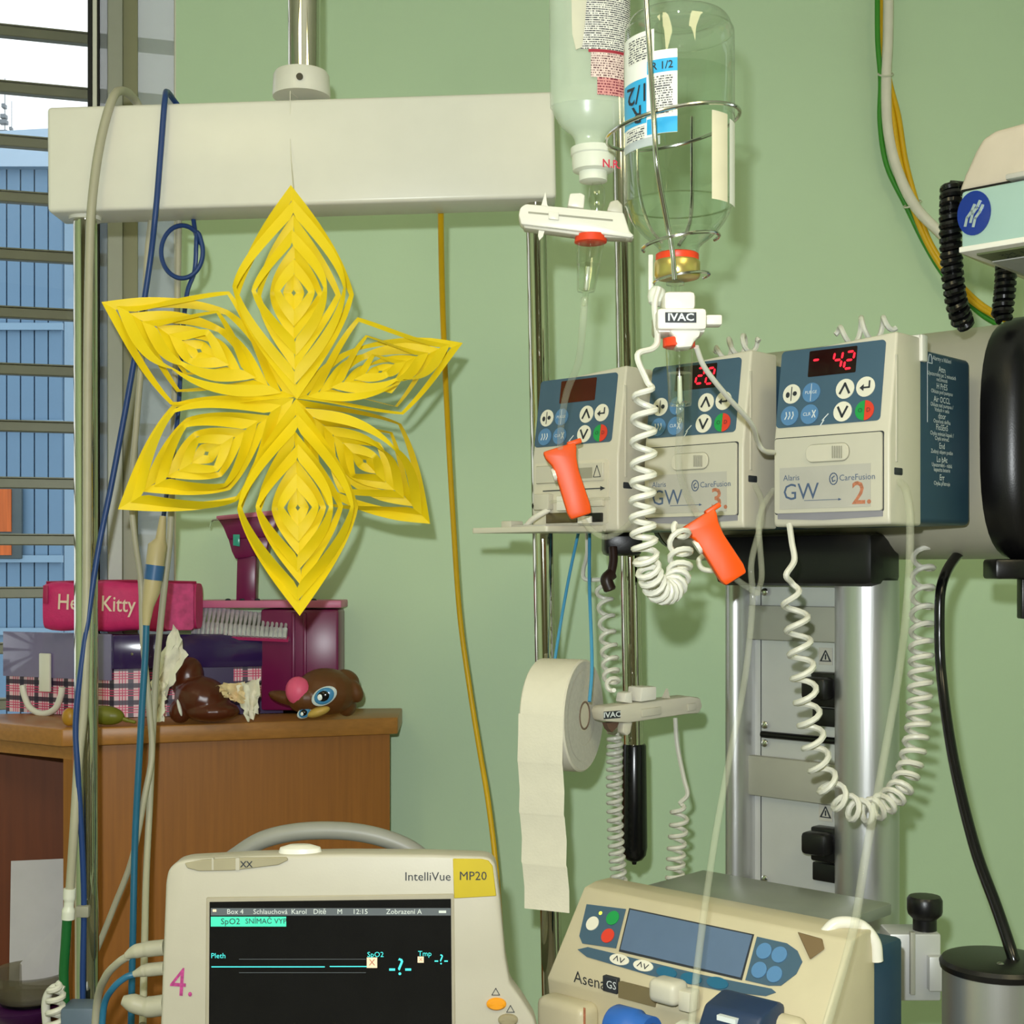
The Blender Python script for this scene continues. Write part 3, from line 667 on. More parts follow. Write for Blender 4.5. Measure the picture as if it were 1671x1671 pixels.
def prn(name, base, ink, sx, sz, dens):
    """paper with lines of fine print"""
    m = mat(name, base, .5, var=.01); nt = m.node_tree; b = nt.nodes['Principled BSDF']; src = b.inputs['Base Color'].links[0].from_socket
    tc = nt.nodes.new('ShaderNodeTexCoord'); sp_ = nt.nodes.new('ShaderNodeSeparateXYZ'); nt.links.new(tc.outputs['Object'], sp_.inputs[0])
    def mth(op, x, y=None):
        n = nt.nodes.new('ShaderNodeMath'); n.operation = op; n.inputs[1].default_value = y if y is not None else 0
        nt.links.new(x, n.inputs[0]); return n.outputs[0]
    fr_ = mth('FRACT', mth('MULTIPLY', sp_.outputs[2], sz)); line = mth('LESS_THAN', fr_, .55)
    fl_ = mth('FLOOR', mth('MULTIPLY', sp_.outputs[2], sz)); cb_ = nt.nodes.new('ShaderNodeCombineXYZ')
    nt.links.new(mth('MULTIPLY', sp_.outputs[0], sx), cb_.inputs[0]); nt.links.new(mth('MULTIPLY', fl_, 7.3), cb_.inputs[2])
    nz = nt.nodes.new('ShaderNodeTexNoise'); nz.inputs['Scale'].default_value = 1; nz.inputs['Detail'].default_value = 2; nt.links.new(cb_.outputs[0], nz.inputs[0])
    wd = mth('GREATER_THAN', nz.outputs[0], dens); mu = nt.nodes.new('ShaderNodeMath'); mu.operation = 'MULTIPLY'; nt.links.new(line, mu.inputs[0]); nt.links.new(wd, mu.inputs[1])
    mx = nt.nodes.new('ShaderNodeMix'); mx.data_type = 'RGBA'; nt.links.new(mu.outputs[0], mx.inputs[0]); nt.links.new(src, mx.inputs[6]); mx.inputs[7].default_value = tuple(lin(x) for x in ink)+(1,)
    nt.links.new(mx.outputs[2], b.inputs['Base Color']); return m
FINE = prn('fine_printed_label', (232, 230, 220), (70, 70, 80), 900, 430, .47)
LBW = mat('white_label', (240, 240, 234), .4); LBB = mat('blue_label', (58, 172, 224), .4)
Rl = Rb+.0004
def lab(name, u0, v0, u1, v1, m, par, off=0.): return add(name, cpatch(bx_, Rl+off, asn(u0, 1108, 90), asn(u1, 1108, 90), hv(v1), hv(v0), ZG), m, par, smooth=True)
l0 = lab('label', 1019, 76, 1060, 258, LBW, bo)
lab('blue_field', 1019, 150, 1049, 222, LBB, l0, .0002)
l1 = lab('label', 1050, 112, 1095, 243, LBW, bo, .0004)
lab('blue_field', 1050, 126, 1095, 147, LBB, l1, .0006); lab('blue_field', 1050, 218, 1095, 242.5, LBB, l1, .0006)
lab('fine_print', 1056, 152, 1088, 214, FINE, l1, .0006); lab('fine_print', 1022, 226, 1046, 252, FINE, l0, .0003); lab('fine_print', 1024, 84, 1056, 122, FINE, l0, .0003)
def ctext(s_, u, v, px, m, par, rot=0., bold=.01, off=.0008):
    al = math.radians(asn(u, 1108, 90)); R = Rl+off; p = Vector((bx_+R*math.sin(al), ZG-R*math.cos(al), hv(v)))
    return add('lettering', xf(gtext(s_, px*ZG/F, 'CENTER', bold), Matrix.Translation(p) @ Matrix.Rotation(al, 4, 'Z') @ Matrix.Rotation(rot, 4, 'Y')), m, par, smooth=False)
ctext('R 1/2', 1072, 137, 17, INK, l1)
ctext('1/2', 1037, 172, 40, INK, l0, PI); ctext('R', 1036, 204, 40, INK, l0, PI)
lab('label', 1150, 205, 1178, 345, mat('cream_label_back', (222, 214, 186), .6), bo); lab('label', 1182, 210, 1195, 345, LBW, bo)
lab('clear_tape', 1019, 246, 1069, 260, mat('silvery_tape', (196, 206, 210), .25, alpha=.7), bo, .0006)
# wire basket
wb = thing('wire_basket', 'bright wire basket with two rings holding the glass bottle', 'bottle holder', (bx_, ZG, hv(470)))
wr = 4.2*ZG/F
def ringw(uc, v, R, wire, tiltz, arc=(0, 360), ph=0):
    pts = []
    n = 48
    for i in range(n+1):
        a = math.radians(arc[0]+(arc[1]-arc[0])*i/n)
        pts.append(Vector((gl(uc, 0).x+R*math.cos(a), ZG+R*math.sin(a), hv(v)+tiltz*math.cos(a)+ph*math.sin(a))))
    return gsweep(pts, wire, 8)
R1 = 108*ZG/F
add('upper_ring', ringw(1098, 208, R1, wr*.75, .012), STEEL, wb)
add('lower_ring', ringw(1111, 396, 62*ZG/F, wr*.7, .006, (-200, 20)), STEEL, wb)
add('cap_ring', ringw(1112, 455, 45*ZG/F, wr*.6, .004, (-190, 30)), STEEL, wb)
yf = ZG-R1-.002
add('front_wire', gtube([P(1050, -90, 1.34), P(1057, 40, yf), P(1066, 180, yf), P(1072, 270, yf), P(1088, 360, yf+.03), P(1097, 410, yf+.036), P(1101, 456, yf+.038)], wr, 10), STEEL, wb)
add('rear_wire', gtube([P(1130, 190, ZG+R1), P(1129, 330, ZG+R1), P(1122, 375, ZG+.045), P(1108, 400, ZG+.03)], wr*.8, 8), STEEL, wb)
add('rear_wire', gtube([P(1040, 205, ZG+.035), P(1042, 300, ZG+.03), P(1058, 365, ZG+.03), P(1080, 396, ZG+.02)], wr*.6, 8), STEEL, wb)

# ------------------------------------------------------------------ soft plastic infusion bottle
ZF = 1.56
sb_ = thing('soft_infusion_bottle', 'milky soft plastic infusion bottle with a red printed label, cap downward', 'bottle', P(965, 312, ZF))
fh = lambda v: P(0, v, ZF).z
sx_ = P(962, 0, ZF).x; rb = 66*ZF/F
pr = smoothprof([(0, fh(-330)), (rb*.8, fh(-325)), (rb, fh(-290)), (rb*1.0, fh(-60)), (rb*.98, fh(150)), (rb*.94, fh(178)), (rb*.72, fh(205)), (rb*.46, fh(220)), (rb*.36, fh(232)), (rb*.36, fh(250))])
FMx = Matrix.Translation((sx_, ZF, 0)) @ Matrix.Diagonal((1, .62, 1, 1))
add('bottle_body', glathe(pr, 48, FMx), MILKY, sb_, ang=60)
add('solution', glathe([(max(0, r-.003), z) for r, z in pr if z < fh(112)]+[(0, pr[-1][1])], 40, FMx), mat('milky_liquid', (222, 234, 214), .1, alpha=.25), sb_, ang=60)
add('hang_tab', gprism([(P(u, 0, ZF).x, P(0, v, ZF).z) for u, v in ((930, -20), (958, -20), (952, 60), (948, 92), (938, 96), (932, 70))], ZF-.028, ZF-.026), mat('pale_tab', (226, 222, 202), .5, alpha=.7), sb_)
capc = P(968, 0, ZF).x
add('cap', glathe([(.011, fh(298)), (.0155, fh(296)), (.016, fh(282)), (.0225, fh(279)), (.0235, fh(268)), (.0235, fh(256)), (.025, fh(254)), (.025, fh(243)), (.02, fh(241))], 36, Matrix.Translation((capc, ZF, 0))), MILKYW, sb_)
PINK = prn('pink_printed_label', (214, 150, 148), (120, 30, 56), 700, 330, .48)
FINE2 = prn('dense_printed_label', (230, 228, 222), (52, 54, 66), 1000, 420, .44)
def slab(name, u0, v0, u1, v1, m, par, off=0.): return add(name, cpatch(sx_, rb+.0005+off, asn(u0, 962, 66), asn(u1, 962, 66), fh(v1), fh(v0), ZF, el=.62), m, par)
s0 = slab('label', 946, -120, 1027, 95, FINE2, sb_)
slab('label_band', 958, 95, 1027, 100, mat('red_band', (160, 40, 60), .5), s0, .0001)
slab('label_band', 962, 100, 1025, 140, prn('pale_pink_label', (226, 204, 198), (90, 50, 60), 800, 380, .5), s0, .0001)
slab('label_band', 972, 140, 1022, 168, PINK, s0, .0001)
add('cap_sticker', xf(gtext('N.R.', 18*ZF/F, 'CENTER', .02), Matrix.Translation(P(998, 268, ZF-.021)) @ Matrix.Rotation(.35, 4, 'Z')), mat('crimson_print', (206, 54, 80), .5), sb_, smooth=False)

# ------------------------------------------------------------------ drop sensors
def text_plate(s_, u, v, z, px, wpx, hpx, par, name='nameplate'):
    o = add(name, fbox(u-wpx/2, v-hpx/2, u+wpx/2, v+hpx/2, z, .0006), INK, par, smooth=False)
    add('lettering', ftext(s_, u, v, z-.0003, px, 'CENTER', 0, .025, 1.15), INKW, o, smooth=False)
# front-facing one under the glass bottle
Z2 = 1.36
s2 = thing('drop_sensor', 'white drop sensor clipped under the glass bottle, its nameplate facing us', 'drop sensor', P(1110, 570, Z2), group='drop sensors')
add('sensor_body', join(fbox(1072, 502, 1154, 538, Z2, .055, .004), fbox(1083, 474, 1136, 506, Z2+.004, .04, .005)), WHITEP, s2)
jaw = [(1090, 536), (1146, 536), (1143, 548), (1134, 554), (1131, 565), (1104, 567), (1102, 548)]
add('jaw', gprism([(P(u, 0, Z2).x, P(0, v, Z2).z) for u, v in jaw], Z2+.004, Z2+.03, .003), WHITEP, s2)
add('finger_tab', fbox(1152, 513, 1179, 530, Z2+.01, .018, .002), WHITEP, s2)
text_plate('IVAC', 1111, 518, Z2-.0008, 17, 51, 17, s2)
add('jaw_plate', fbox(1074, 537, 1150, 542, Z2+.006, .04, .001), WHITEP, s2)
cp = [(1056, 622), (1050, 690), (1050, 760), (1048, 830), (1052, 890), (1058, 930), (1074, 962), (1095, 962), (1108, 935), (1110, 890), (1104, 855)]
cz_ = [1.36, 1.36, 1.36, 1.36, 1.36, 1.37, 1.39, 1.42, 1.45, 1.47, 1.5]
add('coiled_cord', gcoil([P(u, v, z) for (u, v), z in zip(cp, cz_)], 18.5*1.36/F, [0, 1.9, 3.8, 6.2, 8.6, 10.5, 13.5, 16.5, 18.8, 20.8, 22], 5.2*1.36/F, lead=[P(1075, 470, 1.385), P(1068, 500, 1.38), P(1073, 550, 1.375), P(1066, 568, 1.37), P(1040, 580, 1.36)]), CORD, s2)
add('plug_cord', gtube([P(1136, 566, 1.38), P(1150, 600, 1.40), P(1185, 645, 1.44), P(1225, 690, 1.50), P(1236, 720, 1.56), P(1246, 735, 1.58), P(1262, 738, 1.62)], 4.6*1.4/F), CORD, s2)
# side-on one under the soft bottle
Z1 = 1.545
s1 = thing('drop_sensor', 'white drop sensor seen side-on below the soft plastic bottle', 'drop sensor', P(955, 386, Z1), group='drop sensors')
def fpoly(pts, z, th, bev=0.): return gprism([(P(u, 0, z).x, P(0, v, z).z) for u, v in pts], z, z+th, bev)
add('sensor_body', fpoly([(849, 338), (858, 332), (1018, 346), (1028, 378), (1036, 384), (1030, 388), (850, 366), (846, 350)], Z1, .022, .003), WHITEP, s1)
add('side_groove', fpoly([(862, 345), (1000, 358), (1000, 361), (862, 348)], Z1-.0004, .001), GREYP, s1, smooth=False)
add('lower_jaw', fpoly([(853, 366), (1034, 386), (1034, 389), (960, 386), (856, 372)], Z1+.004, .02, .001), BEIGE2, s1)
add('button', fpoly([(895, 344), (912, 346), (912, 359), (895, 357)], Z1-.003, .006, .001), WHITEP, s1)
add('upper_tab', fpoly([(926, 336), (930, 315), (948, 314), (955, 318), (953, 340)], Z1+.004, .016, .002), WHITEP, s1)
add('upper_tab', fpoly([(990, 344), (996, 328), (1008, 325), (1016, 334), (1017, 348)], Z1+.004, .016, .002), BEIGE2, s1)
add('hook', fpoly([(883, 336), (890, 313), (893, 334), (896, 338)], Z1+.006, .004), WHITEP, s1)
add('hook', fpoly([(880, 370), (890, 372), (886, 386), (880, 392), (878, 384)], Z1+.006, .004), WHITEP, s1)
# one clipped to the infusion pole beside the paper roll
Z3 = 1.93
s3 = thing('drop_sensor', 'white drop sensor clipped to the infusion pole beside the paper roll', 'drop sensor', P(1030, 1200, Z3), group='drop sensors')
add('sensor_body', fpoly([(940, 1158), (944, 1150), (1098, 1142), (1118, 1146), (1122, 1160), (1116, 1172), (1090, 1172), (985, 1179), (944, 1174)], Z3, .03, .003), BEIGE, s3)
add('upper_tab', fpoly([(977, 1145), (980, 1130), (992, 1128), (993, 1148)], Z3+.002, .02, .002), WHITEP, s3)
add('upper_tab', fpoly([(1004, 1122), (1032, 1122), (1032, 1144), (1002, 1146)], Z3-.004, .03, .002), WHITEP, s3)
add('hook', fpoly([(1052, 1142), (1060, 1127), (1064, 1143)], Z3+.006, .004), BEIGE, s3)
add('side_slider', fpoly([(1006, 1158), (1042, 1156), (1042, 1169), (1006, 1171)], Z3-.003, .004, .001), BEIGE2, s3)
add('side_slider', fpoly([(1092, 1155), (1108, 1154), (1108, 1166), (1092, 1167)], Z3-.003, .004, .001), BEIGE2, s3)
add('lower_tab', fpoly([(978, 1178), (994, 1178), (991, 1196), (984, 1200), (977, 1194)], Z3+.004, .014, .002), BEIGE, s3)
text_plate('IVAC', 954, 1163.5, Z3-.0008, 12, 29, 12, s3)
add('jaw_pad', fpoly([(949, 1176), (971, 1176), (968, 1184), (959, 1192), (953, 1186)], Z3+.006, .01), mat('brown_pad', (96, 70, 58), .5), s3)
T3 = Matrix.Translation(P(1030, 1160, 1.95)) @ Matrix.Rotation(math.radians(34), 4, 'Z') @ Matrix.Translation(-P(1030, 1160, 1.95))
for o_ in list(s3.children):
    for q_ in [o_]+list(o_.children): q_.data.transform(WM[s3.name].inverted() @ T3 @ Matrix.Diagonal((1.16, 1, 1, 1)) @ WM[s3.name])
add('pole_jaw', xf(gbox(-.012, .012, -.02, .115, -.010, .010, .003), Matrix.Translation(P(1031, 1158, 1.96))), BEIGE, s3)
ux = [(983, 945), (988, 990), (991, 1030), (995, 1075), (998, 1110), (1000, 1126)]
add('coiled_cord', gcoil([P(u, v, 2.0-.018*k) for k, (u, v) in enumerate(ux)], 12*1.95/F, [0, 1.7, 3.2, 5.3, 7.2, 8.2], 3.7*1.95/F, lead=[P(958, 868, 2.06), P(958, 905, 2.04), P(952, 930, 2.02), P(955, 945, 2.01)]), CORD, s3)
ux = [(1004, 1186), (1003, 1240), (1003, 1300), (1005, 1370), (1009, 1420), (1014, 1475)]
add('coiled_cord', gcoil([P(u, v, 2.055) for u, v in ux], 11*2.03/F, [0, 4.5, 9, 14, 18, 22], 3.6*2.03/F), CORD, s3)
ux = [(1110, 1310), (1108, 1345), (1104, 1390), (1102, 1425), (1098, 1470)]
add('coiled_cord', gcoil([P(u, v, 2.03) for u, v in ux], 13*2.03/F, [0, 1.6, 4, 6.2, 9], 3.7*2.03/F, lead=[P(1102, 1172, 2.04), P(1105, 1215, 2.03), P(1116, 1270, 2.03), P(1122, 1296, 2.03)]), CORD, s3)
# ------------------------------------------------------------------ drip lines
def roller_clamp(u0, v0, u1, v1, z, par, wpx):
    a = P(u0, v0, z); b = P(u1, v1, z); d = (a-b); L = d.length; d.normalize()
    X = d.cross(Vector((0, 1, 0))).normalized(); Y = d.cross(X).normalized()
    if Y.y < 0: Y = -Y; X = -X
    M_ = Matrix.Translation(b) @ Matrix((X, Y, d)).transposed().to_4x4(); w = wpx*z/F/2
    prof_ = [(-w*.86, 0), (w*.86, 0), (w, L*.12), (w*.95, L*.62), (w*1.1, L*.8), (w*1.35, L*.92), (w*1.38, L), (-w*1.38, L), (-w*1.35, L*.9), (-w*1.0, L*.78), (-w*.95, L*.6), (-w, L*.1)]
    c = add('roller_clamp', xf(gprism(prof_, -w*.55, w*.55, w*.16, 2), M_), ORANGE, par)
    add('roller', xf(gcyl(Vector((-w*.9, -w*.05, L*.66)), Vector((-w*1.18, -w*.05, L*.66)), w*.55, seg=20), M_), WHITEP, c)
    add('clamp_lip', xf(gbox(w*.7, w*1.9, -w*.5, w*.5, L*.96, L*1.03, w*.1), M_), ORANGE, c)
def chamber(par, uc, z, vt, vb, rt, rbm, ring_v, lean=0):
    h = lambda v: P(0, v, z).z; x = P(uc, 0, z).x; x2 = P(uc+lean, 0, z).x; r1 = rt*z/F; r2 = rbm*z/F
    Sh = Matrix.Identity(4); Sh[0][2] = (x2-x)/(h(vb)-h(vt)); Mx = Matrix.Translation((x, z, h(vt))) @ Sh
    H = h(vb)-h(vt)
    ch = add('drip_chamber', glathe([(r1*.6, 0), (r1, -.001), (r1, H*.15), (r2, H*.93), (r2*.9, H*.98), (r2*.35, H), (r2*.3, H*1.22), (r2*.22, H*1.25)], 28, Mx), CLEAR, par)
    add('chamber_fluid', glathe([(0, H*.45), (r1*.85, H*.45), (r2*.86, H*.92), (r2*.3, H*.96), (0, H*.96)], 24, Mx), CLEAR, ch)
    add('drip_tip', glathe([(.0012, 0), (.0014, H*.3), (.0006, H*.36)], 10, Mx), CLEAR, ch)
    add('filter_rod', glathe([(.0022, H*.5), (.0026, H*.9), (.001, H*.95)], 10, Mx), MILKYW, ch)
    add('chamber_ring', glathe([(r1*1.02, .0065), (r1*1.2, .006), (r1*1.2, -.002), (r1*1.05, -.003)], 28, Mx), REDO, ch)
    return ch
dl = thing('drip_line', 'drip line from the soft plastic bottle to the leftmost pump with orange clamp', 'drip line', P(965, 870, 1.6), group='drip lines')
zc1 = ZF
x1 = P(974, 0, ZF).x; hh = lambda v: P(0, v, ZF).z
add('spike', glathe([(.005, hh(384)), (.006, hh(372)), (.0055, hh(345)), (.0085, hh(336)), (.0095, hh(322)), (.0085, hh(308)), (.0055, hh(302)), (.005, hh(292))], 24, Matrix.Translation((x1, ZF, 0))), CLEAR, dl)
chamber(dl, 964, ZF, 393, 478, 22, 15, 388, -8)
add('tube', gtube([P(954, 486, ZF), P(951, 530, ZF), P(944, 590, 1.6), P(925, 640, 1.66), P(916, 690, 1.70), P(914, 730, 1.74)], 6*1.6/F), TUBEC, dl)
roller_clamp(912, 730, 948, 843, 1.76, dl, 40)
add('tube', gtube([P(950, 842, 1.76), P(960, 860, 1.74), P(985, 876, 1.73), P(1010, 868, 1.74), P(1030, 852, 1.78)], 5*1.7/F), TUBEC, dl)
d2 = thing('drip_line', 'drip line from the glass bottle to the middle pump with orange clamp', 'drip line', P(1200, 960, 1.5), group='drip lines')
xg = P(1102, 0, ZG).x; hg = lambda v: P(0, v, ZG).z
add('spike', glathe([(.004, hg(482)), (.0045, hg(466)), (.009, hg(465)), (.009, hg(461)), (.0045, hg(460)), (.004, hg(452))], 20, Matrix.Translation((xg, ZG, 0))), CLEAR, d2)
add('air_vent', join(glathe([(.0035, hg(500)), (.0085, hg(494)), (.0095, hg(484)), (.0085, hg(474)), (.0045, hg(468))], 20, Matrix.Translation((P(1072, 0, ZG).x, ZG, 0))), fbox(1058, 415, 1066, 480, ZG+.01, .004, .001)), MILKYW, d2)
chamber(d2, 1108, Z2+.02, 563, 664, 22, 19, 552, 2)
add('tube', gtube([P(1110, 668, 1.38), P(1110, 700, 1.40), P(1107, 740, 1.44), P(1110, 775, 1.47), P(1122, 810, 1.50), P(1138, 840, 1.53)], 6*1.44/F), TUBEC, d2)
roller_clamp(1137, 846, 1200, 945, 1.53, d2, 46)
add('tube', gtube([P(1200, 944, 1.53), P(1215, 955, 1.54), P(1236, 968, 1.56)], 5.5*1.5/F), TUBEC, d2)
def line(label, pts, px, grp='clear tubes below the pumps'):
    z = sum(p[2] for p in pts)/len(pts)
    return tag(add('infusion_tube', gtube([P(*p) for p in pts], px*z/F), TUBEC), label, 'tube', grp)
line('clear tube from the middle pump running down past the column profile', [(1232, 792, 1.69), (1243, 820, 1.66), (1240, 860, 1.63), (1226, 920, 1.6), (1228, 985, 1.6), (1215, 1110, 1.58), (1190, 1240, 1.52), (1165, 1380, 1.46), (1140, 1560, 1.36), (1120, 1760, 1.3)], 5.5)
line('clear tube looping from the nearest pump down to the middle pump outlet', [(1262, 800, 1.67), (1248, 820, 1.64), (1238, 850, 1.62), (1240, 890, 1.61), (1243, 940, 1.6), (1236, 968, 1.57)], 5)
line('clear tube from the nearest pump crossing in front of the aluminium column tube', [(1468, 786, 1.57), (1478, 800, 1.54), (1485, 850, 1.52), (1482, 960, 1.5), (1468, 1090, 1.49), (1440, 1250, 1.46), (1412, 1400, 1.40), (1392, 1520, 1.36), (1350, 1671, 1.3), (1325, 1760, 1.28)], 7)
# big coiled cord under the nearest pump
cp = [(1292, 950, 1.62), (1300, 1010, 1.62), (1308, 1080, 1.62), (1317, 1150, 1.63), (1331, 1225, 1.64), (1352, 1282, 1.65), (1388, 1318, 1.67), (1422, 1322, 1.69), (1456, 1302, 1.71), (1480, 1265, 1.73), (1497, 1190, 1.75), (1502, 1110, 1.76), (1504, 1020, 1.78), (1508, 880, 1.84)]
tag(add('spiral_cable', gcoil([P(*q) for q in cp], 18*1.66/F, [0, 1.3, 3.1, 4.9, 7, 8.7, 10.4, 12, 14.2, 16.4, 20, 23.6, 27.4, 32], 5*1.66/F, lead=[P(1288, 856, 1.645), P(1292, 885, 1.63), P(1296, 915, 1.62), P(1283, 938, 1.61)]), CORD), 'white coiled cord looping below the nearest pump across the column', 'cord', 'white coiled cords')
tag(add('spiral_cable', gcoil([P(1165, 576, 1.92), P(1205, 564, 1.90), P(1240, 558, 1.88)], 15*1.9/F, [0, 1.8, 3.4], 4*1.9/F), CORD), 'few loops of white coiled cord showing above the middle pump', 'cord', 'white coiled cords')
tag(add('spiral_cable', gcoil([P(1362, 546, 1.80), P(1412, 538, 1.78), P(1462, 532, 1.76)], 20*1.8/F, [0, 1.4, 2.8], 4.4*1.8/F), CORD), 'few loops of white coiled cord showing above the nearest pump', 'cord', 'white coiled cords')
tag(add('white_cord_end', gtube([P(1150, 905, 1.72), P(1140, 915, 1.72), P(1146, 928, 1.72), P(1165, 932, 1.72)], 4.5*1.72/F), CORD), 'short bend of white cord behind the lower orange clamp', 'cord')

# ------------------------------------------------------------------ paper roll on a blue string
ZR = 1.925; rc = P(918, 1166, ZR); Rr = 91*ZR/F
pr_ = thing('paper_roll', 'large roll of white paper hanging on blue string, one strip unrolled', 'paper roll', P(905, 1490, ZR))
ax = Vector((math.sin(math.radians(66)), -math.cos(math.radians(66)), 0)); hw = .032
RM = Matrix.Translation(rc) @ Matrix((ax.cross(Vector((0, 0, 1))), Vector((0, 0, 1)), ax)).transposed().to_4x4()
PAPS = mat('paper_roll_side', (206, 202, 192), .8, var=.05, scale=200)
add('roll', glathe([(.02, -hw), (Rr-.002, -hw), (Rr, -hw+.002), (Rr, hw-.002), (Rr-.002, hw), (.02, hw)], 56, RM), PAPERW, pr_, ang=30)
for k, (r0, r1) in enumerate(((.021, .04), (.0405, .062), (.0625, Rr-.003))):
    V = []; Fc = []
    for i in range(48):
        an = 2*PI*i/48
        for r in (r0, r1): V.append(RM @ Vector((r*math.cos(an), r*math.sin(an), hw+.0004+.0003*(k % 2))))
    for i in range(48): j = (i+1) % 48; Fc.append((2*i, 2*j, 2*j+1, 2*i+1))
    add('roll_layer', (V, Fc), PAPS, pr_)
add('core', glathe([(.0195, -hw-.001), (.0195, hw+.001), (.017, hw+.001), (.017, -hw-.001)], 32, RM), mat('grey_cardboard', (128, 108, 92), .8), pr_)
# hanging strip: sheets with perforated joints
edge = rc-Vector((0, 0, 0)); tang = Vector((-math.cos(math.radians(66)), -math.sin(math.radians(66)), 0))  # towards the viewer-left rim
vv = [1166, 1200, 1243, 1247, 1290, 1327, 1331, 1370, 1408, 1412, 1450, 1485]; wob = [0, .001, .004, .0035, -.001, .003, .0025, -.002, .003, .0035, .0, .004]
base = rc+tang*(Rr+.001)
for a_, b_2 in ((0, 3), (3, 6), (6, 9), (9, 12)):
    V = []; Fc = []
    for i in range(a_, min(b_2+1, 12)):
        z = P(0, vv[i], base.y).z
        for s_ in (-1, -.5, 0, .5, 1):
            V.append(Vector((base.x, base.y, z))+ax*hw*s_+tang*wob[i]+Vector((.004*(i/11)**2*6*.4, 0, 0)))
    n = len(V)//5
    for i in range(n-1):
        for k in range(4): Fc.append((i*5+k, i*5+k+1, (i+1)*5+k+1, (i+1)*5+k))
    add('sheet', (V, Fc), PAPERW, pr_)
SKY = mat('light_blue_string', (70, 148, 190), .5)
add('string', gtube([P(944, 868, 2.0), P(925, 960, 1.98), P(906, 1074, 1.97), P(903, 1130, 1.965)], .0022, 8), SKY, pr_)
add('string', gtube([P(962, 868, 2.0), P(962, 960, 1.94), P(966, 1080, 1.885), P(962, 1145, 1.86)], .0024, 8), SKY, pr_)

# ------------------------------------------------------------------ syringe pump
c_r = P(1390, 1525, 1.42)
SW = .353; SH = .215; SO = c_r-XD*SW-YD*.062; SO.z = c_r.z-SH-.002
sp_t = thing('syringe_pump', 'cream syringe pump with slate-blue control panels at the bottom edge', 'syringe pump', SO, RA)
SM_ = WM[sp_t.name]
S = lambda n, g, m, par=None, **kw: add(n, g, m, par or sp_t, local=True, **kw)
ZP0 = .118; YP = .062
bod = S('body', gprofx([(.004, .0), (.0, .004), (.0, ZP0-.03), (-.004, ZP0), (YP, SH-.004), (YP+.02, SH), (.11, SH), (.11, 0)], 0, SW, .010, 3), CREAM)
S('rear_case', gbox(.006, SW-.002, .10, .175, .0, SH-.022, .006), DBLUE)
S('rear_shelf', gbox(.03, SW-.06, .11, .26, SH-.024, SH-.010, .003), mat('grey_green_cover', (126, 132, 122), .3))
TS = math.atan2(YP+.004, SH-.004-ZP0); NS = Vector((0, -math.cos(TS), math.sin(TS)))
def spn(u, v): return on(SM_, u, v, (0, -.004, ZP0), tuple(NS))
HS = (SH-.004-ZP0)/math.cos(TS)
def spM(x, t, off=.0004):
    p = Vector((x, -.004, ZP0))+Vector((0, math.sin(TS), math.cos(TS)))*t+NS*off
    return Matrix.Translation(p) @ Matrix.Rotation(-TS, 4, 'X')
def st_of(u, v):
    p = spn(u, v); return p.x, (p-Vector((0, -.004, ZP0))).dot(Vector((0, math.sin(TS), math.cos(TS))))
def spoly(name, pix, m, par=None, off=.0006, th=.0006, r=None):
    pts = [st_of(*q) for q in pix]
    return S(name, xf(gprism(pts, -th, 0), spM(0, 0, off)), m, par, smooth=False)
p1 = spoly('control_panel', [(946, 1528), (951, 1540), (1006, 1548), (1022, 1484), (958, 1476)], PANEL)
scr = spoly('screen', [(1013, 1550), (1209, 1596), (1228, 1527), (1029, 1485)], mat('blue_grey_lcd', (92, 112, 140), .12, var=.03))
p3 = spoly('control_panel', [(1217, 1600), (1255, 1609), (1275, 1609), (1300, 1590), (1310, 1570), (1302, 1552), (1285, 1540), (1236, 1529)], PANEL)
p4 = spoly('soft_key_strip', [(943, 1550), (958, 1562), (1060, 1592), (1180, 1618), (1250, 1626), (1267, 1620), (1260, 1614), (1150, 1592), (960, 1546)], PANEL)
spoly('lcd_rim', [(1010, 1553), (1211, 1600), (1231, 1525), (1027, 1482)], INK, scr, .0003, .0002)
def sbtn(u, v, m, par, rx, rz=None):
    x, t = st_of(u, v); return S('button', xf(gprism(circ(0, 0, rx, rz or rx, 20), -.001, 0), spM(x, t, .0013)), m, par, smooth=False)
sbtn(968, 1508, BTNW, p1, .0085); sbtn(1001, 1499, GREEN, p1, .0085); sbtn(993, 1528, RED, p1, .0085)
x_, t_ = st_of(981, 1491); S('indicator', xf(gprism(circ(0, 0, .0022, n=10), -.0006, 0), spM(x_, t_, .0013)), mat('yellow_led', (230, 240, 80), .5, emit=1.), p1, smooth=False)
for u, v in ((1248, 1553), (1273, 1559), (1240, 1584), (1265, 1591)): sbtn(u, v, BTNB, p3, .0088)
for u, v, m in ((1012, 1567, BTNW), (1051, 1577, BTNW), (1089, 1588, TEALC), (1129, 1598, TEALC), (1172, 1605, TEALC)): sbtn(u, v, m, p4, .0135, .0062)
for u, v in ((1012, 1567), (1051, 1577)):
    x, t = st_of(u, v); S('symbol', xf(join(stroke([(-.007, -.002), (-.004, .003), (-.001, -.002)], .001), stroke([(.001, .002), (.004, -.003), (.007, .002)], .001)), spM(x, t, .0026)), INK, p4, smooth=False)
x_, t_ = st_of(1322, 1545); S('alarm_lens', xf(gprism([(-.018, .012), (.012, .010), (.018, 0), (.006, -.014)], -.002, 0, .001, 1), spM(x_, t_, .0015)), mat('smoky_brown_lens', (120, 100, 72), .1), None)
def sfr(u, v, y=0.): return on(SM_, u, v, (0, y, 0))
def slow(name, s_, u, v, size, m, y=-.0006): 
    p = sfr(u, v, y); return S(name, xf(gtext(s_, size), Matrix.Translation(p)), m, None, smooth=False)
slow('lettering', 'Asena', 936, 1594, .019, INK, -.0056)
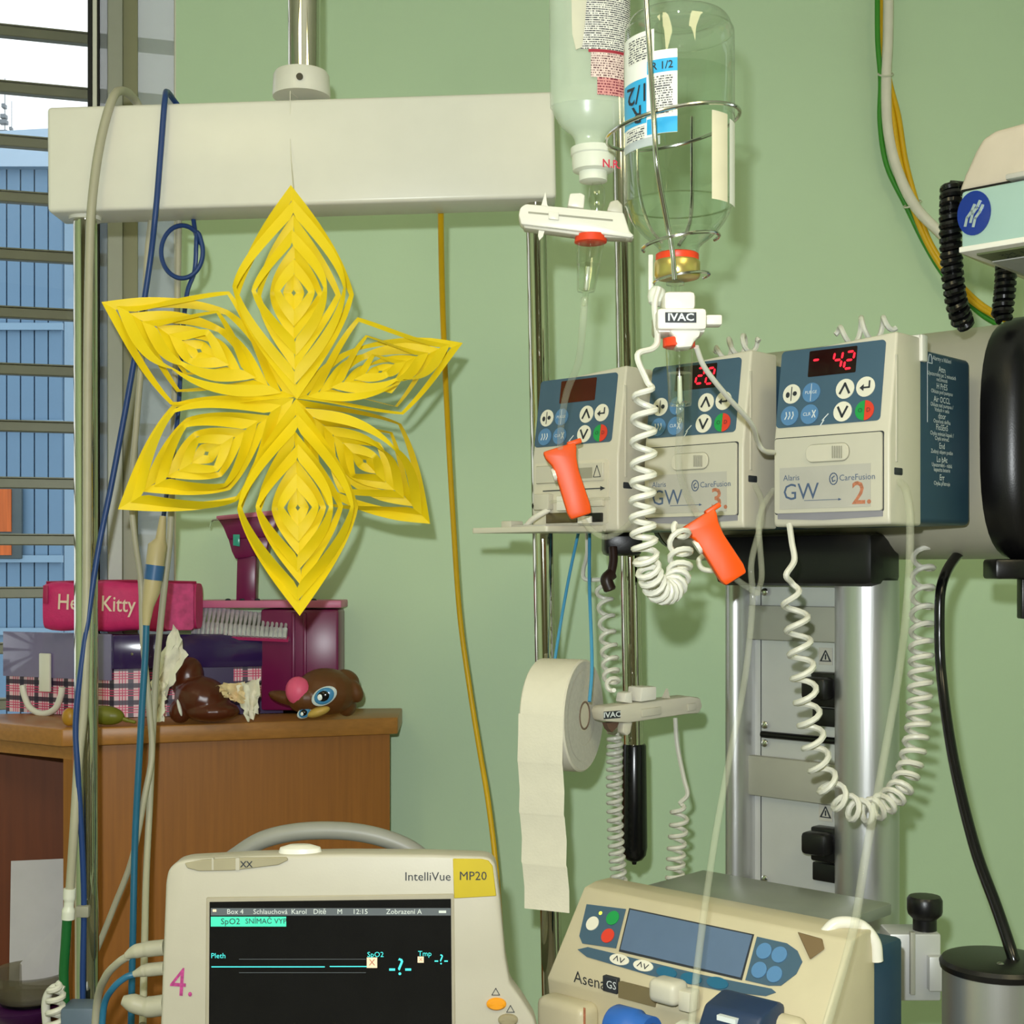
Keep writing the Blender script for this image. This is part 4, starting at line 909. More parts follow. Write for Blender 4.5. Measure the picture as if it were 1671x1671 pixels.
p = sfr(996, 1606, -.004); S('gs_badge', gbox(p.x-.010, p.x+.010, -.0056, .001, p.z-.009, p.z+.008, .0006, 1), INK); S('model_plate', gbox(p.x+.012, p.x+.062, -.0052, .001, p.z-.012, p.z+.005), mat('taupe_plate', (120, 108, 78), .5))
slow('lettering', 'GS', 989, 1606, .012, INKW, -.0060)
p = sfr(1083, 1620, -.02); S('plunger_bracket', gbox(p.x-.018, p.x+.018, -.026, .002, p.z-.012, p.z+.013, .007, 3), BEIGE)
S('bracket_tab', gbox(p.x+.016, p.x+.032, -.018, .002, p.z-.016, p.z+.006, .003), BEIGE)
pl_ = sfr(950, 1640, -.02); S('lower_shelf', gbox(.004, .075, -.03, .004, .0, pl_.z, .010, 3), CREAM)
pr2 = sfr(1290, 1665, -.02); S('lower_shelf', gbox(.23, SW-.012, -.018, .004, .0, pr2.z, .010, 3), CREAM)
slow('lettering', '1.', 944, 1661, .034, INKR, -.0306)
pk = sfr(1190, 1655, -.04)
S('syringe_clamp', gprofx([(-.05, pk.z-.05), (-.056, pk.z-.015), (-.044, pk.z+.006), (-.012, pk.z+.014), (0, pk.z+.010), (0, pk.z-.05)], pk.x-.028, pk.x+.04, .004), mat('navy_clamp', (36, 54, 84), .4))
S('clamp_mark', gbox(pk.x-.006, pk.x+.016, -.053, -.044, pk.z-.004, pk.z+.001), INKW, smooth=False)
S('carry_handle', gtube([Vector((SW-.04, .075, SH-.008)), Vector((SW-.03, .085, SH+.004)), Vector((SW-.012, .10, SH+.002)), Vector((SW+.0, .108, SH-.014)), Vector((SW+.002, .11, SH-.034))], .0065, 12), WHITEP)
sy = thing('syringe', 'blue-ended syringe lying in the cream syringe pump', 'syringe', SM_ @ Vector((.12, -.05, .0)), RA)
Q = lambda n, g, m: add(n, xf(g, SM_), m, sy)
BLUEPL = mat('blue_plunger', (48, 104, 190), .35, alpha=.9)
ps_ = sfr(1003, 1662, -.05); sxm = Matrix.Translation((ps_.x, -.052, ps_.z-.006)) @ Matrix.Rotation(PI/2, 4, 'Y')
Q('plunger_head', glathe([(.0, 0), (.02, 0), (.022, .004), (.022, .03), (.019, .034), (.019, .05), (.0, .05)], 28, sxm), BLUEPL)
Q('plunger_rod', glathe([(.012, .05), (.012, .085)], 16, sxm), mat('dark_slate_plastic', (50, 62, 74), .4)); Q('barrel', glathe([(.022, .085), (.024, .088), (.024, .16), (.01, .17)], 28, sxm), MILKYW)
# ------------------------------------------------------------------ patient monitor
ZM = 1.45
mo = thing('patient_monitor', 'cream patient monitor with a dark screen at the bottom of the picture', 'monitor', P(560, 1800, ZM))
mp = lambda u, v, z=ZM: (P(u, 0, z).x, P(0, v, z).z)
outline = [(256, 1830), (264, 1600), (270, 1440), (274, 1420), (286, 1408), (304, 1403), (420, 1397), (560, 1394), (700, 1395), (790, 1398), (802, 1402), (809, 1412), (816, 1470), (824, 1560), (832, 1605), (852, 1632), (872, 1664), (880, 1700), (884, 1830)]
MONB = mat('warm_white_plastic', (180, 174, 158), .42, var=.015, bump=.03, bscale=400)
sq = [mp(337, 1830), mp(339, 1466), mp(741, 1459), mp(745, 1830)]
add('front_case', gprism([mp(*q) for q in outline], ZM, ZM+.034, .008, 3), MONB, mo, ang=30)
add('rear_case', gprism([mp(*q) for q in ((290, 1830), (300, 1460), (330, 1440), (770, 1438), (795, 1460), (820, 1830))], ZM+.03, ZM+.13, .01), MONB, mo)
bz = add('screen_bezel', gprism([mp(334, 1840), mp(337, 1464), mp(741, 1458), mp(745, 1840)], ZM-.0015, ZM+.004, .001, 1), mat('bezel_cream', (166, 158, 138), .45), mo)
scn = add('screen', gprism([mp(341, 1840), mp(343, 1471), mp(736, 1466), mp(739, 1840)], ZM-.003, ZM), mat('dark_screen', (20, 20, 21), .18, var=.1), bz, smooth=False)
TEAL_E = mat('screen_teal', (64, 206, 170), .5, emit=.35); CY_E = mat('screen_cyan', (70, 214, 214), .5, emit=.5); GR_E = mat('screen_grey_bar', (86, 92, 96), .5, emit=.15); WH_E = mat('screen_white', (190, 196, 190), .5, emit=.35); OR_E = mat('screen_icon', (232, 200, 170), .5, emit=.4)
ZT = ZM-.0036
sb2 = lambda n, u0, v0, u1, v1, m, off=0: add(n, fbox(u0, v0, u1, v1, ZT-off, .0004), m, scn, smooth=False)
st2 = lambda s_, u, v, px, m, al='LEFT', off=.0006, b=.0: add('screen_text', ftext(s_, u, v, ZT-off, px, al, 0, b), m, scn, smooth=False)
sb2('status_bar', 344, 1482, 735.5, 1494, GR_E); sb2('alarm_bar', 344, 1496, 467, 1512, TEAL_E)
for s_, u in (('Box 4', 370), ('Schlauchová', 413), ('Karol', 475), ('Dítě', 511), ('M', 550), ('12:15', 575), ('Zobrazení A', 630)): st2(s_, u, 1488, 11.5, WH_E)
sb2('status_icon', 347, 1484, 353, 1488, OR_E, .0004); sb2('status_icon', 716, 1486, 728, 1490, WH_E, .0004)
st2('SpO2', 360, 1504, 14, INK); st2('SNÍMAČ VYP', 400, 1503.5, 12, INK)
st2('Pleth', 344, 1560, 12, CY_E)
sb2('trace', 345, 1577, 530, 1578.6, CY_E); sb2('trace', 538, 1576.5, 599, 1578, CY_E)
sb2('grid_line', 390, 1565, 597, 1565.7, GR_E); sb2('grid_line', 390, 1587, 597, 1587.7, GR_E)
st2('SpO2', 599, 1558, 12, CY_E); st2('Tmp', 682, 1556.5, 12, CY_E)
for u, v, s_ in ((607, 1571, 8.5), (686.5, 1566, 5)):
    sb2('alarm_icon', u-s_, v-s_, u+s_, v+s_, OR_E); st2('X', u, v, s_*1.7, INKR, 'CENTER')
st2('-?-', 653, 1579, 40, CY_E, 'CENTER'); st2('-?-', 720, 1566.5, 24, CY_E, 'CENTER')
mtxt = lambda s_, u, v, px, m, al='LEFT', b=0.: add('lettering', ftext(s_, u, v, ZM-.0006, px, al, 0, b), m, mo, smooth=False)
mtxt('IntelliVue', 660, 1431, 20, INK)
yb = add('corner_badge', gprism([mp(739, 1401), mp(786, 1401.5), mp(797, 1404), mp(804, 1413), mp(810, 1462), mp(741, 1466)], ZM-.001, ZM+.03, .0006, 1), mat('mustard_badge', (190, 168, 32), .4), mo)
add('lettering', ftext('MP20', 749, 1430, ZM-.0016, 20, 'LEFT', 0, 0), INK, yb, smooth=False)
lb = add('alarm_lamp', gprism([mp(302, 1408), mp(330, 1403), mp(400, 1399.5), mp(468, 1398.5), mp(471, 1403), mp(455, 1411), (mp(380, 1420)), mp(325, 1421), mp(306, 1416)], ZM-.0022, ZM+.01, .0008, 1), mat('grey_lamp_lens', (158, 150, 124), .3), mo)
for u, w in ((347, 3), (387.5, 6)): add('lamp_divider', fbox(u-w/2, 1400, u+w/2, 1420, ZM-.0026, .004), MONB, lb, smooth=False)
add('lamp_symbol', ftext('XX', 402, 1411, ZM-.0026, 14, 'CENTER', 0, .02), INK, lb, smooth=False)
kb = P(490, 1394, ZM+.018); add('top_button', glathe([(.0, .0125), (.012, .0125), (.021, .009), (.0225, .004), (.0225, -.004)], 36, Matrix.Translation(kb) @ Matrix.Diagonal((1, .6, .8, 1))), WHITEP, mo)
hp = [P(u, v, ZM+.05) for u, v in ((350, 1425), (385, 1397), (430, 1370), (490, 1357), (560, 1356), (620, 1366), (670, 1386), (705, 1415))]
add('carry_handle', gtube(hp, .0095, 14), mat('handle_grey', (128, 128, 120), .45), mo)
for u, v, m in ((810, 1638, mat('amber_button', (226, 148, 30), .4)), (829, 1664, mat('taupe_button', (146, 136, 108), .4))):
    q = P(u, v, ZM-.0002); add('button', glathe([(0, .004), (.008, .0038), (.0102, .002), (.0105, -.002)], 24, Matrix.Translation(q) @ Matrix.Rotation(PI/2, 4, 'X') @ Matrix.Diagonal((1, .62, 1, 1))), m, mo)
add('symbol', join(*[xf(stroke([(-.004, -.003), (.004, -.003), (0, .004), (-.004, -.003)], .0007), Matrix.Translation(P(u, v, ZM-.0006))) for u, v in ((809, 1619), (833, 1647))]), INK, mo, smooth=False)
PURP = mat('purple_marker', (168, 58, 122), .6, var=.3, scale=300)
add('marker_number', ftext('4.', 277, 1604, ZM-.0008, 66, 'LEFT', .06, .0, .85), PURP, mo, smooth=False)
add('mount', fbox(300, 1760, 700, 1830, ZM+.12, .60, .01), GREYP, mo)
# plugs on the monitor's left side
for n_, (v0, v1, u0, px) in enumerate(((1546, 1560, 206, 13), (1580, 1590, 218, 11), (1640, 1632, 200, 17))):
    z = ZM+.06
    add('plug', gtube([P(268, v0, z), P(240, v0+3, z), P(u0+14, (v0+v1)/2, z), P(u0, v1, z)], [px*z/F]*9+[px*z/F*.9]*7+[px*z/F*(.85-.05*k) for k in range(9)], 14), GREYC, mo)

# ------------------------------------------------------------------ cabinet
zA, zBk = 2.36, 2.53
TOPV = 1187; ctz = P(0, TOPV, zA).z
pA = P(118, 0, zA); pB = P(636, 0, zBk); pL = P(-60, 0, zA*1.062)
cab = thing('wooden_cabinet', 'beech veneer cabinet with an open shelf, toys standing on top', 'cabinet', (-.5, 2.5, 0))
XY = lambda p: Vector((p.x, p.y, 0))
def edge_off(p, q, d): # move segment outwards (towards the viewer)
    e = (q-p).normalized(); n = Vector((e.y, -e.x, 0)); return n*d
A0, B0, L0 = XY(pA), XY(pB), XY(pL)
nS = edge_off(A0, B0, 1); nL = edge_off(L0, A0, 1)
back1 = Vector((B0.x, 2.69, 0)); backc = Vector((CX-.02, 2.66, 0)); backl = XY(WF @ Vector(((L0.x-CX)/math.cos(WA), -.03, 0)))
zt0 = ctz-.030
t_poly = [L0+nL*.012, A0+nS*.012+nL*.012-(B0-A0).normalized()*.008, B0+nS*.012+(B0-A0).normalized()*.012, back1+Vector((.01, 0, 0)), backc, backl]
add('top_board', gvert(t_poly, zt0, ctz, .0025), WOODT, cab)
th = .02; eS = (B0-A0).normalized()
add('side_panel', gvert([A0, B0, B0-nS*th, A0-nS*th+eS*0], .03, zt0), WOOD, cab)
eL = (A0-L0).normalized()
add('front_rail', gvert([L0, A0-eL*.001, A0-eL*.001-nL*.018, L0-nL*.018], zt0-.024, zt0-.0005), WOODT, cab)
add('front_stile', gvert([A0-eL*.022, A0-eL*.0005, A0-eL*.0005-nL*.02, A0-eL*.022-nL*.02], .03, zt0-.024), WOOD, cab)
sh = P(0, 1640, zA).z
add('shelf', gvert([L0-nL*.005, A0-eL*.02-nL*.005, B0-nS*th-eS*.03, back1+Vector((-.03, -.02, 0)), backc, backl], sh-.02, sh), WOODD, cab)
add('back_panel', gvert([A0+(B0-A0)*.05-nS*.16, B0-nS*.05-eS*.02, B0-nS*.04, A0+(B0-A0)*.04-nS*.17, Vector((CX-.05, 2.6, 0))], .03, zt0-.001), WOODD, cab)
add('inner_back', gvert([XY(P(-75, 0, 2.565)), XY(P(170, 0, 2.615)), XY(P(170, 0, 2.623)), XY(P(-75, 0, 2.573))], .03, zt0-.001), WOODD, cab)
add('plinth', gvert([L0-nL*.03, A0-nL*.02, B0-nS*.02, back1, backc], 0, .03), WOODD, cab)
def ct(u, v): # a point on the cabinet top seen at a pixel
    z = (CZ-ctz)*F/(v-HV); return P(u, v, z)
# things inside on the shelf
def gquad(*p): return ([Vector(q) for q in p], [tuple(range(len(p)))])
GREYPAPER = mat('grey_white_paper', (196, 192, 200), .75, var=.03)
pa = thing('paper_sheets', 'pale grey paper sheets leaning upright inside the open shelf', 'paper', P(60, 1640, 2.5))
add('sheet', ghex([P(14, 1652, 2.46), P(112, 1652, 2.46), P(108, 1401, 2.49), P(18, 1405, 2.49), P(14, 1652, 2.464), P(112, 1652, 2.464), P(108, 1401, 2.494), P(18, 1405, 2.494)]), GREYPAPER, pa, smooth=False)
add('sheet', ghex([P(25, 1652, 2.44), P(116, 1652, 2.44), P(112, 1490, 2.455), P(25, 1580, 2.45), P(25, 1652, 2.443), P(116, 1652, 2.443), P(112, 1490, 2.458), P(25, 1580, 2.453)]), GREYPAPER, pa, smooth=False)
dz = 2.40
di = thing('glass_dish', 'shallow clear glass dish on the shelf inside the cabinet', 'dish', P(50, 1628, dz))
add('dish', glathe([(0, 0), (.05, 0), (.058, .01), (.062, .045), (.066, .05), (.064, .05), (.06, .044), (.055, .012), (0, .004)], 36, Matrix.Translation(P(50, 1630, dz))), mat('smoky_glass', (120, 112, 90), .1, alpha=.45), di)
add('dish_base', glathe([(0, -.003), (.05, -.003), (.052, .004), (0, .005)], 36, Matrix.Translation(P(50, 1630, dz))), BLACKR, di)
bw_ = thing('purple_bowl', 'purple plastic bowl under the glass dish at the lower left corner', 'bowl', P(30, 1660, dz))
add('bowl', glathe([(0, -.03), (.05, -.03), (.075, -.008), (.078, -.0035), (.072, -.0035), (0, -.006)], 40, Matrix.Translation(P(38, 1632, dz))), mat('purple_plastic', (74, 26, 84), .4), bw_)

# ------------------------------------------------------------------ toys on the cabinet
# tartan toy suitcase, corner towards us
cA = ct(186, 1172); zb0 = ctz+.001
cR = P(462, 0, cA.y+.085); cL = P(10, 0, cA.y+.115)
cRv, cLv, cAv = XY(cR), XY(cL), XY(cA)
sc = thing('toy_suitcase', 'purple toy suitcase with pink tartan sides and white handle', 'suitcase', (cAv.x, cAv.y+.05, zb0))
hS = P(0, 1040, cA.y).z-zb0; hLid = P(0, 1092, cA.y).z-zb0
cBk = cRv+(cLv-cAv)*.62
NAVY = mat('dark_purple_board', (48, 28, 78), .28, var=.06)
# tartan material from crossed stripes
TART = mat('pink_tartan_board', (226, 190, 200), .3, var=.05)
def tartan(m, px_, kx, kz):
    nt = m.node_tree; b = nt.nodes['Principled BSDF']; src = b.inputs['Base Color'].links[0].from_socket
    tc = nt.nodes.new('ShaderNodeTexCoord'); sp2 = nt.nodes.new('ShaderNodeSeparateXYZ'); nt.links.new(tc.outputs['Object'], sp2.inputs[0])
    def mth(op, x, y):
        n = nt.nodes.new('ShaderNodeMath'); n.operation = op
        for i_, q_ in enumerate((x, y)):
            if isinstance(q_, (int, float)): n.inputs[i_].default_value = q_
            else: nt.links.new(q_, n.inputs[i_])
        return n.outputs[0]
    def bands(sock, k, lo, hi):
        f_ = mth('FRACT', mth('MULTIPLY', sock, k), 0); return mth('MULTIPLY', mth('GREATER_THAN', f_, lo), mth('LESS_THAN', f_, hi))
    ux_, uz_ = sp2.outputs[0], sp2.outputs[2]
    cur = src
    for sock, k in ((ux_, kx), (uz_, kz)):
        for lo, hi, col in ((.25, .31, (214, 60, 110)), (.40, .46, (190, 40, 90)), (.55, .61, (214, 60, 110)), (.72, 1.0, (34, 22, 52))):
            mx = nt.nodes.new('ShaderNodeMix'); mx.data_type = 'RGBA'; nt.links.new(mth('MULTIPLY', bands(sock, k, lo, hi), .92), mx.inputs[0]); nt.links.new(cur, mx.inputs[6]); mx.inputs[7].default_value = tuple(lin(q) for q in col)+(1,); cur = mx.outputs[2]
    nt.links.new(cur, b.inputs['Base Color'])
tartan(TART, 0, 31, 33)
add('case_body', gvert([cLv, cAv, cRv, cBk], zb0, zb0+hLid), TART, sc, smooth=False)
add('case_corner', gvert([cRv+(cRv-cAv)*.0, cRv-(cRv-cAv)*.36+edge_off(cAv, cRv, .0008), cRv+edge_off(cAv, cRv, .0008)], zb0+.0, zb0+.001), NAVY, sc, smooth=False)
def side_strip(t0, t1, za, zb_2, m, d=.0012, name='case_print'):
    n_ = edge_off(cAv, cRv, d); p = cAv+(cRv-cAv)*t0; q = cAv+(cRv-cAv)*t1
    return add(name, gvert([p+n_, q+n_, q, p], zb0+za, zb0+zb_2), m, sc, smooth=False)
side_strip(.38, .70, .0, hLid, NAVY); side_strip(.70, 1, .0, .028, NAVY)
o_ = .004
nA = edge_off(cAv, cRv, o_); nB = edge_off(cLv, cAv, o_)
lid = add('lid', gvert([cLv+nB, cAv+nA+nB*.6, cRv+nA, cBk], zb0+hLid, zb0+hS+.004, .002), mat('glossy_purple_lid', (52, 32, 84), .14, var=.05, coat=.6), sc)
fl2 = add('lid_flap', gvert([cLv+nB*2+(cAv-cLv)*.0, cAv+nB*2-(cAv-cLv)*.0, cAv+nB, cLv+nB], zb0+hLid-.02, zb0+hS+.006, .001), mat('lavender_gloss', (120, 110, 150), .12, var=.05, coat=.8), sc)
mid = cLv+(cAv-cLv)*.42+nB*2.4; eF = (cAv-cLv).normalized()
add('latch', gvert([mid-eF*.013, mid+eF*.013, mid+eF*.013+nB*1.5, mid-eF*.013+nB*1.5], zb0+hLid-.045, zb0+hLid+.025, .002), WHITEP, sc)
hpts = [mid+eF*x+nB*2.5+Vector((0, 0, zb0+z)) for x, z in ((-.048, .052), (-.044, .035), (-.03, .012), (0, .002), (.03, .012), (.044, .035), (.048, .052))]
add('handle', gtube(hpts, .0058, 10), WHITEP, sc)
rv = cAv+(cRv-cAv)*.10+nA; add('rivet', glathe([(0, .002), (.003, .0015), (.004, 0)], 14, Matrix.Translation(rv+Vector((0, 0, zb0+hS-.03))) @ Matrix.Rotation(PI/2, 4, 'X')), STEEL, sc)
zcase = zb0+hS+.004
# pink pencil case
q0 = P(68, 0, 2.50); q1 = P(318, 0, 2.50)
pc = thing('pencil_case', 'pink pencil case with white lettering lying on the toy suitcase', 'pencil case', ((q0.x+q1.x)/2, 2.53, zcase))
PKM = mat('hot_pink_fabric', (206, 44, 110), .5, var=.06, scale=80, bump=.2)
pcz0 = zcase+.006; pch = P(0, 948, 2.5).z-pcz0
V = []; Fc = []; ns = 22; nr_ = 20
for i in range(ns+1):
    f_ = i/ns; x = q0.x+(q1.x-q0.x)*f_; sq_ = .90+.10*math.sin(PI*f_)**.4+(.04*math.sin(f_*19) if 0 < i < ns else 0)
    for k in range(nr_):
        an = 2*PI*k/nr_; cx_, sx2 = math.cos(an), math.sin(an); e_ = .55
        V.append(Vector((x, 2.535+.033*sq_*(abs(cx_)**e_)*(1 if cx_ > 0 else -1), pcz0+pch/2+pch/2*sq_*(abs(sx2)**e_)*(1 if sx2 > 0 else -1))))
for i in range(ns):
    for k in range(nr_): Fc.append((i*nr_+k, i*nr_+(k+1) % nr_, (i+1)*nr_+(k+1) % nr_, (i+1)*nr_+k))
Fc.append(tuple(range(nr_))); Fc.append(tuple(ns*nr_+k for k in range(nr_)))
add('case_body', (V, Fc), PKM, pc, ang=60)
add('end_panel', xf(gprism(rrect(0, .052, 0, pch*.92, .006), -.0365, -.03, .001, 1), Matrix.Translation((q1.x-.054, 2.535, pcz0+.003))), mat('pink_print_fabric', (196, 60, 120), .5, var=.25, scale=60), pc)
add('zip', gtube([Vector((q0.x+.002, 2.52, pcz0+pch*.97)), Vector(((q0.x+q1.x)/2, 2.52, pcz0+pch*1.0)), Vector((q1.x-.002, 2.52, pcz0+pch*.97))], .0022, 8), mat('dark_pink_zip', (150, 26, 70), .5), pc)
add('pull_tab', fbox(70, 955, 78, 985, 2.497, .003, .0008), mat('dark_pink_tab', (170, 30, 84), .5), pc)
add('lettering', ftext('Hello Kitty', 93, 983, 2.4985, 36, 'LEFT', .04, .008, .80), mat('cream_ink', (236, 210, 190), .6), pc, smooth=False)
# silver beaded tray
bt_ = thing('silver_pen_set', 'pack of silver-capped pens leaning on the toy suitcase', 'pen set', P(390, 1035, 2.55))
e0 = P(312, 1033, 2.56); e1 = P(468, 1040, 2.56); dirx = (e1-e0)/21
PBASE = mat('pink_tray', (206, 60, 120), .4); SILV = mat('silver_foil', (214, 214, 218), .2, .35, var=.15, scale=90)
add('tray', ghex([e0+Vector((0, 0, -.004)), e1+Vector((.002, 0, -.004)), e1+Vector((.002, .05, .012)), e0+Vector((0, .05, .012)), e0+Vector((0, .004, -.009)), e1+Vector((.002, .004, -.009)), e1+Vector((.002, .054, .004)), e0+Vector((0, .054, .004))]), PBASE, bt_, smooth=False)
for i in range(21):
    c = e0+dirx*(i+.5); ln = .048*(1-.012*i)
    pn = add('pen_cap', gsweep([c+Vector((0, -.001, -.002)), c+Vector((.0, .010, ln*.42)), c+Vector((0, .011, ln*.45)), c+Vector((0, .03, ln))], [.0042, .0044, .003, .0044], 8), SILV, bt_)
# magenta toy tower with a pink tray top
tt = thing('toy_tower', 'dark magenta toy stand with a pink lid behind the suitcase', 'toy', P(490, 1170, 2.60))
MAG = mat('dark_magenta_plastic', (112, 16, 72), .3, var=.05); LPK = mat('pale_pink_plastic', (206, 112, 150), .4)
zt2 = 2.575
add('body', fbox(425, 994, 553, 1160, zt2, .09, .006), MAG, tt)
for u in (478, 497): add('body_rib', fbox(u-3, 1000, u+3, 1158, zt2-.004, .006, .002), MAG, tt)
add('lid', fbox(318, 980, 557, 992, zt2-.006, .10, .002), LPK, tt)
add('post', fpoly([(385, 984), (387, 905), (418, 905), (416, 984)], zt2+.01, .03, .002), MAG, tt)
add('capital', fpoly([(372, 878), (440, 876), (434, 905), (384, 912), (378, 900)], zt2+.004, .04, .002), MAG, tt)
add('capital', fpoly([(356, 848), (452, 838), (450, 858), (440, 876), (372, 880), (364, 860)], zt2, .05, .002), MAG, tt)
add('capital_trim', fpoly([(353, 842), (455, 832), (455, 840), (353, 849)], zt2-.002, .054, .001), LPK, tt)
add('hook', gtube([P(356, 848, zt2-.002), P(346, 850, zt2-.004), P(343, 862, zt2-.004)], .0018, 6), STEEL, tt)
add('gem', fpoly([(380, 872), (391, 872), (391, 892), (380, 890)], zt2-.003, .006, .001), mat('teal_gem', (60, 160, 140), .2), tt)
for u in (372, 395, 420, 512): add('trinket', glathe([(0, .004), (.004, .003), (.006, 0)], 10, Matrix.Translation(P(u, 980, zt2+.01))), INK, tt)
# organic blobs via skin-like metaball replacement: lofted ellipsoids
def gblob(c, r, rot=(0, 0, 0), n=16, m=12, f=None):
    V, Fc = [], []; Rm = Euler(rot).to_matrix()
    for i in range(m+1):
        th_ = PI*i/m
        for k in range(n):
            an = 2*PI*k/n; d_ = Vector((math.sin(th_)*math.cos(an), math.sin(th_)*math.sin(an), math.cos(th_))); s_ = f(d_) if f else 1
            V.append(Vector(c)+Rm @ Vector((d_.x*r[0]*s_, d_.y*r[1]*s_, d_.z*r[2]*s_)))
    for i in range(m):
        for k in range(n): Fc.append((i*n+k, i*n+(k+1) % n, (i+1)*n+(k+1) % n, (i+1)*n+k))
    return (V, Fc)
def remesh(g, vox, sm=3):
    """one continuous skin round overlapping forms"""
    me = bpy.data.meshes.new('tmp'); me.from_pydata([tuple(v) for v in g[0]], [], [list(f) for f in g[1]]); me.update()
    o = bpy.data.objects.new('tmp', me); COL.objects.link(o)
    md = o.modifiers.new('r', 'REMESH'); md.mode = 'VOXEL'; md.voxel_size = vox
    s_ = o.modifiers.new('s', 'SMOOTH'); s_.iterations = sm; s_.factor = .5
    dg = bpy.context.evaluated_depsgraph_get(); dg.update(); m2 = bpy.data.meshes.new_from_object(o.evaluated_get(dg))
    r = ([v.co.copy() for v in m2.vertices], [tuple(p.vertices) for p in m2.polygons])
    bpy.data.objects.remove(o); bpy.data.meshes.remove(me); bpy.data.meshes.remove(m2)
    return r
px2 = lambda n_, z: n_*z/F
zt3 = 2.42
BRO = mat('brown_toy_plastic', (98, 58, 26), .42, var=.06); PKC = mat('pink_toy_cheek', (232, 92, 130), .45); BROD = mat('dark_brown_toy', (84, 36, 16), .3, var=.06)
th_t = thing('toy_animal', 'brown toy animal lying on its side with one big blue eye', 'toy', P(530, 1172, zt3))
hc = P(533, 1128, zt3)
gg = join(gblob(hc, (px2(50, zt3), px2(44, zt3), px2(38, zt3)), (0, .1, 0)), gblob(P(500, 1138, zt3-.012), (px2(32, zt3), px2(34, zt3), px2(26, zt3))), gblob(P(472, 1140, zt3+.01), (px2(36, zt3), px2(20, zt3), px2(11, zt3)), (0, .25, 0)),
          gblob(P(566, 1110, zt3+.01), (px2(22, zt3), px2(18, zt3), px2(17, zt3)), (0, .5, 0)), gblob(P(578, 1128, zt3-.005), (px2(14, zt3), px2(12, zt3), px2(20, zt3)), (0, -.5, 0)), gblob(P(566, 1152, zt3+.01), (px2(16, zt3), px2(20, zt3), px2(17, zt3))))
add('head', remesh(gg, .0025), BRO, th_t, ang=80)
fz = zt3-.046
chk = add('cheek', gblob(P(487, 1128, zt3-.030), (px2(21, zt3), px2(18, zt3), px2(24, zt3)), (0, -.2, 0)), PKC, th_t)
def eye(u, v, s_, zz):
    e_ = add('eye', gblob(P(u, v, zz), (px2(22*s_, zt3), .004, px2(14*s_, zt3)), (0, -.5, 0)), mat('white_eye', (214, 224, 226), .2), th_t)
    add('iris', gblob(P(u, v, zz-.0025), (px2(17*s_, zt3), .004, px2(12.5*s_, zt3)), (0, -.5, 0)), mat('blue_iris', (70, 140, 190), .2), e_)
    add('pupil', gblob(P(u-1, v, zz-.004), (px2(11*s_, zt3), .004, px2(9*s_, zt3)), (0, -.4, 0)), mat('black_pupil', (12, 12, 14), .15), e_)
    add('glint', gblob(P(u-7*s_, v+2, zz-.0075), (px2(4*s_, zt3), .001, px2(5*s_, zt3))), mat('eye_glint', (245, 250, 250), .2), e_)
eye(529, 1136, 1., zt3-.044); eye(497, 1163, .6, zt3-.033)
add('muzzle', gblob(P(520, 1161, zt3-.032), (px2(20, zt3), px2(14, zt3), px2(8, zt3)), (0, -.35, 0)), mat('tan_muzzle', (204, 168, 84), .45), th_t)
# dark brown toy lying down
tb = thing('toy_animal', 'shiny dark brown toy animal lying beside crumpled tissue', 'toy', P(325, 1178, zt3))
gg = join(gblob(P(330, 1140, zt3), (px2(46, zt3), px2(40, zt3), px2(36, zt3)), (0, .25, 0)), gblob(P(305, 1105, zt3+.01), (px2(26, zt3), px2(26, zt3), px2(34, zt3)), (0, .3, 0)), gblob(P(345, 1160, zt3-.01), (px2(46, zt3), px2(34, zt3), px2(18, zt3))), gblob(P(294, 1160, zt3-.012), (px2(18, zt3), px2(18, zt3), px2(20, zt3))))
add('body', remesh(gg, .0025), BROD, tb, ang=80)
add('tail_stripe', gblob(P(293, 1155, zt3-.0305), (px2(3, zt3), .004, px2(14, zt3)), (0, -.25, 0)), WHITEP, tb)
# green-yellow toy
gt_ = thing('green_toy', 'small olive green toy lying behind the left pole on the cabinet', 'toy', P(160, 1185, 2.36))
add('body', remesh(join(gblob(P(172, 1167, 2.37), (px2(32, 2.37), .016, px2(16, 2.37)), (0, .1, 0)), gblob(P(135, 1172, 2.37), (px2(24, 2.37), .012, px2(10, 2.37)))), .002), mat('olive_toy', (108, 108, 26), .4, var=.15), gt_, ang=80)
add('head', gblob(P(113, 1170, 2.365), (px2(12, 2.37), .01, px2(15, 2.37))), mat('ochre_toy', (176, 128, 36), .4, var=.15), gt_)
add('tail', gtube([P(198, 1172, 2.37), P(210, 1176, 2.37), P(222, 1179, 2.37)], [.004]*8+[.003]*8+[.001], 8), MATS['olive_toy'], gt_)
# tissues
TIS = mat('tissue_paper', (240, 234, 214), .85, var=.03, bump=.3, bscale=120)
def crumple(pts, z, amp, n=9, seed=1):
    rnd = random.Random(seed); V = []; Fc = []
    a0, a1, a2, a3 = [Vector((u, v, 0)) for u, v in pts]
    for i in range(n+1):
        for j in range(n+1):
            s_, t_2 = i/n, j/n; q = a0*(1-s_)*(1-t_2)+a1*s_*(1-t_2)+a2*s_*t_2+a3*(1-s_)*t_2
            V.append(P(q.x+rnd.uniform(-3, 3), q.y+rnd.uniform(-3, 3), z+amp*math.sin(s_*9+t_2*4)*.5+rnd.uniform(-amp, amp)*.4))
    for i in range(n):
        for j in range(n): k = i*(n+1)+j; Fc.append((k, k+n+1, k+n+2, k+1))
    return (V, Fc)
ti = thing('tissue', 'white tissue standing upright against the toy suitcase', 'tissue', P(270, 1176, 2.38))
